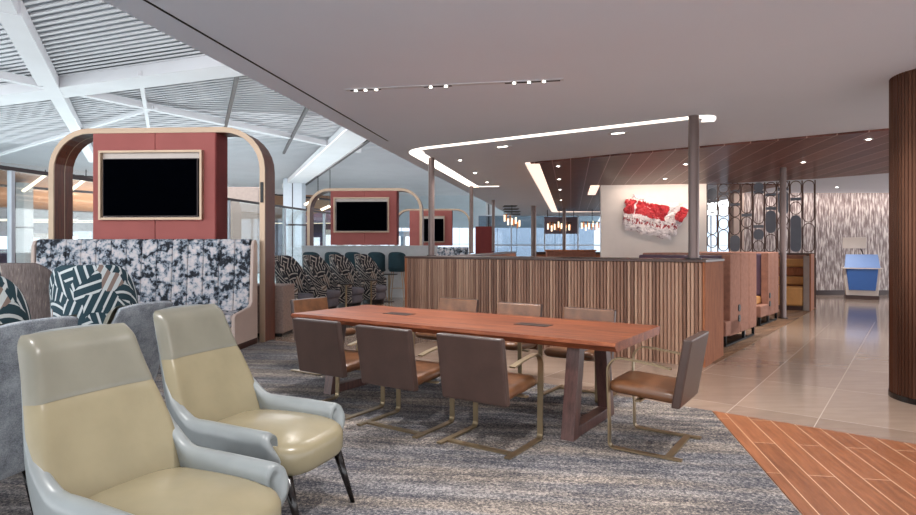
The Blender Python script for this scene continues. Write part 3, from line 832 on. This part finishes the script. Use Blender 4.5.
banquette((.5, 25.6, 0), R(-2), 3.2, 1.38, 'distant floral banquette under the farthest television panel')
t = thing('bench_end', 'low beige woven bench end just right of the nearest arch leg', 'bench', (-2.72, 9.35, 0), R(-3))
link('body', BX(-.95, 0, 0, .55, .05, .80), M['beige_tex'], t, bevel=.02); link('plinth', BX(-.92, -.03, .03, .52, 0, .05), M['black'], t)

# ------------------------------------------------------------------ art wall, far glazing
wl = Vector((3.59, 15.05, 0)); wr = Vector((6.08, 14.68, 0)); wd = (wr-wl)
t_w = link('wall_back', BX(0, wd.length, 0, .25, 0, CZ-.031), M['art_wall'], loc=wl, rot=math.atan2(wd.y, wd.x), kind='structure')
# crumpled relief
def ridged(x, y, s):
    return abs(noise.noise(Vector((x*s, y*s, 3.1))))+.5*abs(noise.noise(Vector((x*s*2.3+4, y*s*2.3, 1.1))))+.25*abs(noise.noise(Vector((x*s*5, y*s*5+9, 2.2))))
def crump(w, h, y0, seedx, wav):
    def f(a, b):
        e = min(a, 1-a, b, 1-b)
        ox = .05*noise.noise(Vector((b*6+seedx, a*2, 0)))*wav; oz = .05*noise.noise(Vector((a*7, seedx, b*2)))*wav
        d = .04+.065*ridged(a*w+seedx, b*h, 3.2)*min(1, e*8+.15)
        return Vector(((a-.5)*w+ox, y0-d, (b-.5)*h+oz))
    return grid(f, 80, 56)
ap = wl+wd.normalized()*1.22; ang_w = math.atan2(wd.y, wd.x)
ar = thing('wall_sculpture', 'crumpled red and white foil wrapper relief hung on the white wall', 'artwork', (ap.x, ap.y-.02, 2.14), ang_w)
o = link('wrapper', crump(1.16, .90, 0, 2, 1.6), M['foil'], ar, rot=(0, R(13), 0)); s_ = o.modifiers.new('thick', 'SOLIDIFY'); s_.thickness = .02
o = link('twisted_end', crump(.24, .66, 0, 7, 1.6), M['foil'], ar, loc=(-.56, -.02, .12), rot=(0, R(8), 0)); s_ = o.modifiers.new('thick', 'SOLIDIFY'); s_.thickness = .02
o = link('twisted_end', crump(.20, .84, 0, 12, 1.4), M['foil'], ar, loc=(.62, -.02, -.08), rot=(0, R(28), 0)); s_ = o.modifiers.new('thick', 'SOLIDIFY'); s_.thickness = .02
# glazing at the far end
t_g = link('window_1', BX(0, 1, 0, .01, 0, 1), M['glass'], kind='structure', loc=(0, 0, 0)); bpy.data.objects.remove(t_g)
def glazing(name, x0, x1, y, z0, z1, cols, rows_, fm=M['white_metal'], w=.05):
    g = link(name, BX(x0, x1, y, y+.012, z0, z1), M['sun_glass'], kind='structure')
    bm = bmesh.new()
    for i in range(cols+1):
        x = lerp(x0, x1, i/cols); box(bm, x-w/2, x+w/2, y-.05, y+.06, z0, z1)
    for j in range(rows_+1):
        z = lerp(z0, z1, j/rows_); box(bm, x0, x1, y-.04, y+.05, z-w/2, z+w/2)
    link('window_frame', bm, fm, g); return g
glazing('window_1', 1.0, 16, 30.0, 0, CZ, 9, 2)
glazing('window_2', 8.3, 8.31+.0001, 19, 0, 2.9, 1, 1) if False else None
# window strip seen through the left of the oval screen
link('wall_right', BX(7.2, 8.25, 17.2, 17.4, 0, CZ-.032), M['art_wall'], kind='structure') if False else None
link('wall_right', BX(8.25, 16, 17.5, 17.8, 0, CZ), M['ripple'], kind='structure')
link('wall_right', BX(7.95, 8.25, 17.3, 17.6, 0, CZ), M['pink_panel'], kind='structure')
link('baseboard_right', BX(8.25, 16, 17.47, 17.5, 0, .14), M['dark_metal'], kind='structure')

# dark kiosk box and chandeliers far
t = thing('menu_board', 'dark hanging board before the far windows left of the white wall', 'sign board', (3.62, 25.0, 1.95))
link('panel', BX(0, 1.35, 0, .15, 0, .70), M['far_dark'], t); link('hanger', BX(.1, .13, .05, .08, .70, 1.0), M['black'], t); link('hanger', BX(1.2, 1.23, .05, .08, .70, 1.0), M['black'], t)
def chand(x, y, z, w, label, n=9, tilt=0):
    t = thing('chandelier', label, 'pendant lamp', (x, y, z))
    link('canopy', BX(-w/2, w/2, -.05, .05, .25, .29), M['dark_metal'], t)
    link('cable', BX(-.01, .01, -.01, .01, .29, CZ-z-.0), M['black'], t)
    for k in range(n):
        xx = lerp(-w/2, w/2, (k+.5)/n); zz = .0+.08*math.sin(k*2.4)-tilt*(k/n)
        link('rod', cyl(bmesh.new(), xx, random.uniform(-.1, .1), zz, zz+.24, .03, seg=8), M['copper'] if k % 2 else M['lamp_warm'], t)
chand(2.02, 22.5, 2.36, .62, 'copper rod chandelier farthest left near the far windows', 9, .25)
chand(4.15, 25.8-1.2, 2.12, 1.0, 'wide copper rod chandelier in front of the dark hanging board', 14)
chand(5.5, 24.6, 2.15, .95, 'copper rod chandelier against the left edge of the white wall', 12)
t = thing('ceiling_vent', 'black slotted vent in the ceiling above the farthest left chandelier', 'vent', ce(511, 209), 0)
for k in range(3): link('slat', BX(-.45+k*.15, .05+k*.25, -2.2+k*1.8, -1.4+k*1.8, -.02, -.001), M['black'], t)

# ------------------------------------------------------------------ oval screen
so = Vector((6.24, 15.06, 0)); se = so+Vector((.8608, -.509, 0))*2.34; sdv = (se-so); SL = sdv.length
scr = thing('oval_screen', 'tall brown divider of rings and slate ovals behind the booths', 'screen', so, math.atan2(sdv.y, sdv.x))
NC = 9; pw = SL/NC
def zz(yc): return min(2.95, 1.4+(247-(170+yc/5.72))*14.0/600)
for i in range(NC+1): link('upright', BX(i*pw-.013, i*pw+.013, -.03, .03, 1.2, CZ-.031), M['screen_wood'], scr)
link('base_rail', BX(0, SL, -.05, .05, 1.14, 1.26), M['screen_wood'], scr)
for i in (0, 3, 6, 9): link('support_leg', BX(i*pw-.02, i*pw+.02, -.03, .03, 0.006, 1.15), M['screen_wood'], scr)
def capsule_pts(w, h, n=10):
    r = w/2; pts = []
    for k in range(n+1): a = PI*k/n; pts.append((r*math.cos(a), h/2-r+r*math.sin(a)))
    for k in range(n+1): a = PI+PI*k/n; pts.append((r*math.cos(a), -h/2+r+r*math.sin(a)))
    return pts
cols = [[(80,155,1),(165,230,0),(230,365,0),(365,445,0)], [(60,112,0),(122,180,0),(180,260,0),(265,335,0),(335,465,0)], [(40,100,0),(110,180,0),(190,260,0),(262,368,0),(368,470,1)],
        [(50,240,0),(260,326,0),(328,470,0)], [(40,112,1),(120,305,0),(333,400,1),(402,470,0)], [(45,130,0),(138,205,0),(225,360,1),(365,470,0)],
        [(40,100,0),(110,255,1),(258,318,0),(320,470,0)], [(40,150,0),(180,254,0),(256,470,1)], [(40,300,0),(305,470,0)]]
for i, colm in enumerate(cols):
    for y0, y1, fill in colm:
        z1, z0 = zz(y0), zz(y1); w = pw-.04; h = max(z1-z0-.01, w+.001); cx = (i+.5)*pw; cz = (z0+z1)/2
        P = [(cx+a, b+cz) for a, b in capsule_pts(w, h)]
        if fill:
            bm = bmesh.new(); a_ = [bm.verts.new((p[0], -.02, p[1])) for p in P]; b_ = [bm.verts.new((p[0], .02, p[1])) for p in P]
            bm.faces.new(a_); bm.faces.new(b_[::-1])
            for k in range(len(P)): bm.faces.new((a_[k], a_[(k+1) % len(P)], b_[(k+1) % len(P)], b_[k]))
            bmesh.ops.recalc_face_normals(bm, faces=bm.faces[:])
            link('oval_panel', bm, M['oval_grey'], scr)
        else:
            link('oval_ring', sweep(bmesh.new(), [(p[0], 0, p[1]) for p in P],   .05, .017, side=Vector((0,1,0)), closed=True), M['screen_wood'], scr)
    for (a0, a1, _), (b0, b1, _2) in zip(colm, colm[1:]):
        if b0-a1 >= 7: link('infill_plate', BX(i*pw+.02, (i+1)*pw-.02, -.012, .012, (zz(b0)+zz(a1))/2-.035, (zz(b0)+zz(a1))/2+.035), M['oval_grey'], scr)

# ------------------------------------------------------------------ booths
def booth(origin, label, width=1.5, b0=.72, wl_=.2, b1=1.36):
    # local x: along PV (away from camera), local y: to the left ; front seat edge at x=0
    t = thing('booth_bench', label, 'booth', origin, ANG_PV)
    H = 1.30
    link('back_block', BX(b0, (b0+b1)/2-.003, 0, width, .14, H), M['booth_fabric'], t, bevel=.02)
    link('back_block', BX((b0+b1)/2+.003, b1, 0, width, .14, H), M['booth_fabric'], t, bevel=.02)
    link('wing', BX(b0-wl_, b0-.006, 0, .12, .14, H-.01), M['booth_fabric'], t, bevel=.015)
    link('back_cushion', BX(b0-.16, b0-.006, .125, width, .5, H-.03), M['booth_dark'], t, bevel=.03)
    link('seat_cushion', BX(b0-.72, b0-.16, .125, width, .36, .50), M['booth_seat'], t, bevel=.03)
    link('seat_base', BX(b0-.72, b0-.02, 0, width, .16, .36), M['booth_fabric'], t, bevel=.015)
    for z in (.40, .55):
        bm = cyl(bmesh.new(), 0, 0, 0, .012, .052, seg=20)
        bmesh.ops.rotate(bm, verts=bm.verts[:], cent=(0,0,0), matrix=Matrix.Rotation(R(90), 3, 'X'))
        o = link('socket', bm, M['black'], t, loc=(b0-.10, -.001, z-.04))
        bm = cyl(bmesh.new(), 0, 0, .0, .004, .02, seg=16); bmesh.ops.rotate(bm, verts=bm.verts[:], cent=(0,0,0), matrix=Matrix.Rotation(R(90), 3, 'X'))
        link('socket_lid', bm, M['dark_metal'], o, loc=(0, -.012, 0))
    for y in (.04, width-.06):
        link('sled_leg', sweep(bmesh.new(), [(b0-.64, y, .16), (b0-.64, y, .018), (b1-.06, y, .018), (b1-.06, y, .16)], .04, .02), M['black'], t)
        link('sled_leg', BX(.66, .70, y-.02, y+.02, .02, .16), M['black'], t)
    return t
bo = booth(Vector((3.90, 8.50, .007)), 'tan booth bench nearest, its back rising just past the partition end', 1.5, .38, .52, 1.27)
bo.rotation_euler = (0, 0, R(50))
bo2 = booth(Vector((5.27, 10.45, .007)), 'tan booth bench behind the nearest one, plum cushion showing, left of rear post', 1.5, .74)
bo2.rotation_euler = (0, 0, R(50))
t = thing('booth_bench', 'camel booth seat facing the camera, farthest right with reddish wooden side', 'booth', (7.66, 13.02, .0), ANG_PV-PI/2)
link('side_panel', BX(-.03, 0, 0, .66, 0, 1.25), M['walnut_end'], t, bevel=.008); link('arm_panel', BX(-.15, -.03, -.01, .66, 0.01, 1.2), M['booth_grey'], t, bevel=.015)
link('back', BX(-1.75, -.15, .46, .68, .1, 1.22), M['booth_fabric'], t, bevel=.03)
for k in range(3): link('back_cushion', BX(-1.72, -.155, .36, .46, .55+k*.2, .735+k*.2), M['booth_seat'] if k != 1 else M['walnut_end'], t, bevel=.03)
link('seat', BX(-1.75, -.155, .0, .46, .10, .52), M['booth_seat'], t, bevel=.04)
link('plinth', BX(-1.75, -.16, .03, .65, 0.006, .10), M['base_dark'], t)
# far booth tops above the partition
for k, (x, y, w, lab, mm) in enumerate(((2.9, 19.6, 1.6, 'far booth bench with orange-brown top rail left of the dark window post', 'walnut_end'), (4.6, 18.2, 1.6, 'far booth bench with orange-brown top rail under the hanging board', 'booth_seat'))):
    t = thing('booth_bench', lab, 'booth', (x, y, 0), 0)
    link('back', BX(0, w, 0, .3, .1, 1.26), M['booth_fabric'], t, bevel=.02); link('top_rail', BX(-.02, w+.02, -.02, .32, 1.26, 1.31), M[mm], t)
    link('seat', BX(0, w, -.5, 0, .1, .46), M['booth_dark'], t, bevel=.03)

# ------------------------------------------------------------------ podium
t = thing('check_in_podium', 'blue trapezoid podium with cream sides before the rippled wall', 'podium', (10.84, 16.1, 0), R(-30))
link('blue_front', prism_side([(0,0)], 0, 1) if False else (lambda: (lambda bm: bm)(bmesh.new()))(), M['blue'], t) if False else None
def trap(xb, xt, y0, y1, z0, z1):
    bm = bmesh.new(); vs = []
    for z, w in ((z0, xb), (z1, xt)):
        for x, y in ((-w, y0), (w, y0), (w, y1), (-w, y1)): vs.append(bm.verts.new((x, y, z)))
    for f in ((0,3,2,1),(4,5,6,7),(0,1,5,4),(1,2,6,5),(2,3,7,6),(3,0,4,7)): bm.faces.new([vs[i] for i in f])
    return bm
link('front_panel', trap(.30, .36, -.06, -.005, .24, .84), M['blue'], t, bevel=.008)
link('sloped_top', (lambda bm: ([setattr(v.co, 'y', v.co.y+(v.co.z-.84)*.5) for v in bm.verts], bm)[1])(trap(.40, .36, -.08, .0, .84, 1.2)), M['light_blue'], t, bevel=.01)
link('shelf', BX(-.46, .46, -.10, .45, .815, .84), M['podium_cream'], t)
link('body', trap(.36, .42, 0, .42, .10, .815), M['podium_cream'], t, bevel=.01)
link('plinth', BX(-.38, .38, -.08, .44, 0, .10), M['base_dark'], t)
link('monitor', BX(-.42, .12, .26, .31, 1.36, 1.66), M['podium_cream'], t, bevel=.01)
link('monitor_arm', sweep(bmesh.new(), [(-.05, .32, 1.48), (.05, .36, 1.2), (-.02, .38, .84)], .04, .03, side=Vector((0,1,0))), M['dark_metal'], t)

# ------------------------------------------------------------------ terminal hall
TZ = 6.0
def tc_pt(px, py): return pz(px, py, TZ)
def clipA(y, off=0):            # x of the soffit line at depth y
    return ptA(y).x
# louvred panels
def louvre(name, y0, y1, pitch, slope, w, x0=-40, tilt=.0, z=TZ):
    bm = bmesh.new(); d = Vector((1, slope, 0)).normalized(); nrm = Vector((-d.y, d.x, 0))
    yy = y0
    while yy < y1:
        # slat starts at x0 and runs to the soffit side
        xr = ptA(yy).x+4.0
        a = Vector((x0, yy+slope*(x0-xr), z)); b = Vector((xr, yy, z))
        vs = []
        for p in (a, b):
            for dn, dz in ((-w/2, -.02), (w/2, .02), (w/2, .05), (-w/2, .01)): vs.append(bm.verts.new(p+nrm*dn+Vector((0,0,dz))))
        for k in range(4): bm.faces.new((vs[k], vs[(k+1) % 4], vs[4+(k+1) % 4], vs[4+k]))
        yy += pitch
    bmesh.ops.recalc_face_normals(bm, faces=bm.faces[:])
    return link(name, bm, M['terminal_white'], kind='structure')
louvre('ceiling', 4.0, 14.3, .21, -.38, .155)
louvre('ceiling', 14.9, 24, .24, -.12, .19, z=TZ+.05)
louvre('ceiling', 24, 60, .42, .25, .28, x0=-40, z=TZ+.03)
link('ceiling', BX(-60, 14, -2, 62, TZ+.45, TZ+.5), M['terminal_back'], kind='structure')
def beam(p, q, w, h, name='trim_2', z=TZ-.12, m='terminal_white'):
    z -= .013*int(name.split('_')[1])
    bm = sweep(bmesh.new(), [(p.x, p.y, z), (q.x, q.y, z)], w, h, side=((q-p).normalized().cross(Vector((0,0,1))).normalized()))
    return link(name, bm, M[m], kind='structure')
def ext(p, q, a, b): d = (q-p); return p-d*a, q+d*b
a, b = ext(tc_pt(0, 91), tc_pt(217, 61), 1.0, .6); beam(a, b, .85, .3, 'trim_2')
a, b = ext(tc_pt(8, 0), tc_pt(46, 75), .6, .0); beam(a, b, .36, .3, 'trim_3')
a, b = ext(tc_pt(58, 89), tc_pt(82, 135), .9, .8); beam(a, b, .36, .3, 'trim_4')
a, b = ext(tc_pt(100, 90), tc_pt(330, 140), .3, .2); beam(a, b, .22, .2, 'trim_5')
a, b = ext(tc_pt(290, 184), tc_pt(350, 132), .0, 1.0); beam(a, b, 1.15, .3, 'trim_6')
qd = (b-a).normalized().cross(Vector((0,0,1))); beam(a-qd*.72, b-qd*.72, .14, .1, 'trim_14', m='dark_metal')
a, b = ext(tc_pt(120, 112), tc_pt(0, 150), .2, 1.0); beam(a, b, .12, .1, 'trim_7')
for k, (p, q) in enumerate((((142, 78), (149, 124)), ((236, 72), (226, 118)), ((303, 108), (285, 145)))):
    a, b = ext(tc_pt(*p), tc_pt(*q), .2, .1); beam(a, b, .1, .1, 'trim_%d' % (8+k), m='dark_metal' if k != 0 else 'terminal_white')
# tan timber soffit sloping down beyond, and shops
sd_ = Vector((.521, .854, 0)); sn_ = Vector((-.854, .521, 0))
sA = Vector((-26.7, 35, 0))-sd_*24; sB = Vector((-14.5, 55, 0))+sd_*9
def sloped(name, a, b, n, run, z0, z1, m):
    bm = bmesh.new(); c, d = b+n*run, a+n*run
    vs = [bm.verts.new((p.x, p.y, z)) for p, z in ((a, z0), (b, z0), (c, z1), (d, z1), (a, z0+.3), (b, z0+.3), (c, z1+.3), (d, z1+.3))]
    for f in ((0,1,2,3),(4,5,6,7),(0,1,5,4),(1,2,6,5),(2,3,7,6),(3,0,4,7)): bm.faces.new([vs[i] for i in f])
    bmesh.ops.recalc_face_normals(bm, faces=bm.faces[:]); return link(name, bm, m, kind='structure')
sloped('ceiling', sA, sB, sn_, 12, 6.05, 4.4, M['tan_soffit'])
for k, o_ in enumerate((0.0, 4.5)):
    a, b = sA+sn_*o_, sB+sn_*o_; zq = 6.0-o_*.138
    link('trim_%d' % (12+k), sweep(bmesh.new(), [(a.x, a.y, zq), (b.x, b.y, zq)], .25, .16, side=sn_), M['dark_metal'], kind='structure')
link('ceiling', prism([(sA+sn_*12)[:2], (sB+sn_*12)[:2], (-9.8, 76), (-80, 76), (-80, 20)], 4.4, 4.6), M['far_dark'], kind='structure')
link('wall_far', BX(-80, -9.8, 76, 76.3, 0, 6), M['far_dark'], kind='structure')
sloped('ceiling', Vector((-9.8, 54, 0)), Vector((14, 54, 0)), Vector((0, 1, 0)), 8, 6.05, 3.4, M['terminal_white'])
glazing('window_3', -9.8, 14, 62, 0, 3.4, 12, 2)
# pendant tubes in the hall
for px, py, px2, py2, lab in ((45.5, 175, 35, 193, 'slanted warm tube lamp in the hall left of the first arch'), (86, 179, 76, 196, 'slanted warm tube lamp in the hall seen inside the first arch'), (318, 198, 309, 206, 'slanted warm tube lamp seen inside the second arch'), (330,206,325,211,'small slanted warm tube lamp beside the second red panel')):
    Y = 36.0; P = Vector(((px-458)/F*Y, Y, CH+(HY-py)*Y/F)); Q = Vector(((px2-458)/F*Y, Y-1, CH+(HY-py2)*Y/F))
    t = thing('tube_pendant', lab, 'pendant lamp', Q)
    link('tube', sweep(bmesh.new(), [(0,0,0), tuple(P-Q)], .14, .14, side=Vector((0,1,0))), M['lamp_warm'], t)
    link('cable', BX((P-Q).x-.02, (P-Q).x+.02, .98, 1.02, (P-Q).z, 6.1-Q.z), M['black'], t)
for k in range(7):
    t = thing('light_strip', ['long warm light strip above the shops in the hall, number counted leftwards'][0], 'ceiling light', (0,0,0)); bpy.data.objects.remove(t)
cols3 = [srgb(150,170,190), srgb(200,200,205), srgb(90,80,110), srgb(220,214,205), srgb(110,130,150)]
shopm = [plain('kiosk_tone', c, .5, var=.3, scale=3) for c in cols3]
shopm.append(glow('lit_display', (.85, .92, 1, 1), .7))
kx = [-44, -41.2, -38.6, -35.2, -31.5, -27.6, -24.6, -12.5, -10.8, -9.2, -6.0, -4.2]
for i, x in enumerate(kx):
    w = random.uniform(1.4, 2.2); h = random.uniform(2.0, 2.9); y = random.uniform(46, 52)
    t = thing('shop_display', 'distant shop display unit in the hall', 'shop display', (x, y, 0), 0, 'distant shop displays in the hall')
    link('cabinet', BX(0, w, 0, .5, 0, h), shopm[i % 5], t)
    link('lit_panel', BX(.15, w*.6, -.03, 0, h*.45, h*.85), shopm[5], t)
    link('shelf', BX(.1, w-.1, -.3, 0, h*.35, h*.4), shopm[(i+2) % 5], t)
for j, (x0, x1, y, z) in enumerate(((-58, -40, 63, 4.26), (-52, -32, 66, 4.26), (-50, -29, 70, 4.26), (-26, -14, 73, 4.26))):
    t = thing('light_strip', ('warm light strip above the shops at the far left edge', 'warm light strip above the shops crossing the left arch leg', 'lowest warm light strip above the shops inside the first arch', 'warm light strip above the shops right of the white hall pillar')[j], 'ceiling light', (x0, y, z))
    link('diffuser', BX(0, x1-x0, 0, .15, 0, .06), M['lamp_warm'], t); link('housing', BX(0, x1-x0, 0, .15, .06, .139), M['white_metal'], t)
# hall columns
def hall_col(x0, x1, y, top, label, m='white_metal', round_=False, split=True):
    X0, X1 = (x0-458)/F*y, (x1-458)/F*y; w = X1-X0
    t = thing('hall_pillar', label, 'pillar', ((X0+X1)/2, y, 0))
    link('cladding', BX(-w/2, w/2, 0, w*.8, 0, top), M[m], t, bevel=.04)
    if split: link('joint_strip', BX(-.03, .03, -.02, 0, 0, top), M['dark_metal'], t); link('collar', BX(-w/2-.03, w/2+.03, -.03, w*.8, top*.47, top*.49), M['dark_metal'], t)
hall_col(7, 24, 38, 5.5, 'grey metal hall pillar beyond the glass at the far left', 'stone_grey')
hall_col(226, 258, 32, 4.6, 'wide pale grey wall block seen between red panel and arch leg', 'booth_grey', split=False)
hall_col(283, 302, 40, 6.0, 'tall white hall pillar under the sloping beam between the two televisions')
hall_col(486, 491.5, 32, 4.2, 'slim grey pillar beyond the soffit right of the farthest arch', 'stone_grey')
# glass wall of the lounge
gv = glp(6.9); 
t = None
L_ = 23.0; g0_ = glp(6.5)
g = link('window_2', BX(0, L_, -.006, .006, .02, 2.58), M['glass'], loc=g0_, rot=ANG_A, kind='structure')
bm = bmesh.new(); box(bm, 0, L_, -.03, .03, 2.58, 2.64); link('window_frame', bm, M['dark_metal'], g)
bm = bmesh.new(); 
for k in range(8): box(bm, 2.84+k*3.0-.03, 2.84+k*3.0+.03, -.04, .04, 0, 2.58)
link('mullion', bm, M['white_metal'], g)
# pale far wall closing the hall behind the glass right of the pillar
tag(link('information_board', BX(0, .9, 0, .12, 0, 2.4), M['red_side'], loc=(.85, 29.2, 0), bevel=.01), 'small dark red board standing beyond the farthest arch', 'sign board')

# ------------------------------------------------------------------ lights
def lamp(kind, loc, energy, color=(1,1,1), size=.1, rot=(0,0,0), **kw):
    l = bpy.data.lights.new('lamp', kind); l.energy = energy; l.color = color
    if kind == 'AREA': l.size = size; 
    elif kind in ('POINT', 'SPOT'): l.shadow_soft_size = size
    for k, v in kw.items(): setattr(l, k, v)
    o = bpy.data.objects.new('lamp', l); C.objects.link(o); o.location = loc; o.rotation_euler = rot; return o
WARM = (1, .965, .94)
for x, y, e in ((-1.0, 5.95, 60), (0, 5.8, 60), (.9, 5.7, 60), (.3, 2.6, 70), (2.6, 3.4, 70), (-1.4, 2.6, 40), (3.2, 5.2, 60)):
    lamp('SPOT', (x, y, CZ-.03), e*2.2, WARM, .06, spot_size=R(115), spot_blend=.8)
for px, py in ((460,160), (487,182), (559,179), (561,200), (685.7,164), (803,162), (868.5,139), (837,187)):
    p = pz(px, py, CZ-.06); lamp('SPOT', p, 150, WARM, .06, spot_size=R(120), spot_blend=.8)
# strip washers: white wall and rippled wall
o = lamp('AREA', (5.05, 14.3, CZ-.06), 15, (1, .82, .68), .1, rot=(R(25), 0, ang_w)); o.data.shape = 'RECTANGLE'; o.data.size = 2.3; o.data.size_y = .06
o = lamp('AREA', (11.5, 17.0, CZ-.04), 30, (1, .86, .78), .1, rot=(R(20), 0, 0)); o.data.shape = 'RECTANGLE'; o.data.size = 6.5; o.data.size_y = .1
# area lights added to brighten the hall: upward onto the louvres, downward onto the floor
o = lamp('AREA', (-11, 24, 3.2), 560, (1, .96, .95), 10, rot=(PI, 0, 0)); o.data.shape = 'RECTANGLE'; o.data.size = 20; o.data.size_y = 30
o = lamp('AREA', (-14, 28, 5.7), 2300, (.97, .97, 1), 10, rot=(0, 0, 0)); o.data.shape = 'RECTANGLE'; o.data.size = 20; o.data.size_y = 16

lamp('AREA', (-26, 46, 2.0), 1100, (1, .93, .86), 10, rot=(PI, 0, 0))  # added upward light to brighten the tan soffit, no fixture modelled
wd_ = bpy.data.worlds.new('World'); S.world = wd_; wd_.use_nodes = True
bg = wd_.node_tree.nodes['Background']; bg.inputs[0].default_value = (.93, .96, 1, 1); bg.inputs[1].default_value = 2.4

# ------------------------------------------------------------------ camera
cam = bpy.data.cameras.new('camera'); cam.sensor_width = 36; cam.lens = F/916*36; cam.shift_y = (HY-257.5)/916; cam.clip_end = 300
co = bpy.data.objects.new('camera', cam); C.objects.link(co); co.location = (0, 0, CH); co.rotation_euler = (R(90), 0, 0); S.camera = co
S.view_settings.view_transform = 'Standard'; S.view_settings.look = 'None'; S.view_settings.gamma = 1; S.view_settings.use_curve_mapping = False
S.view_settings.exposure = 0.56
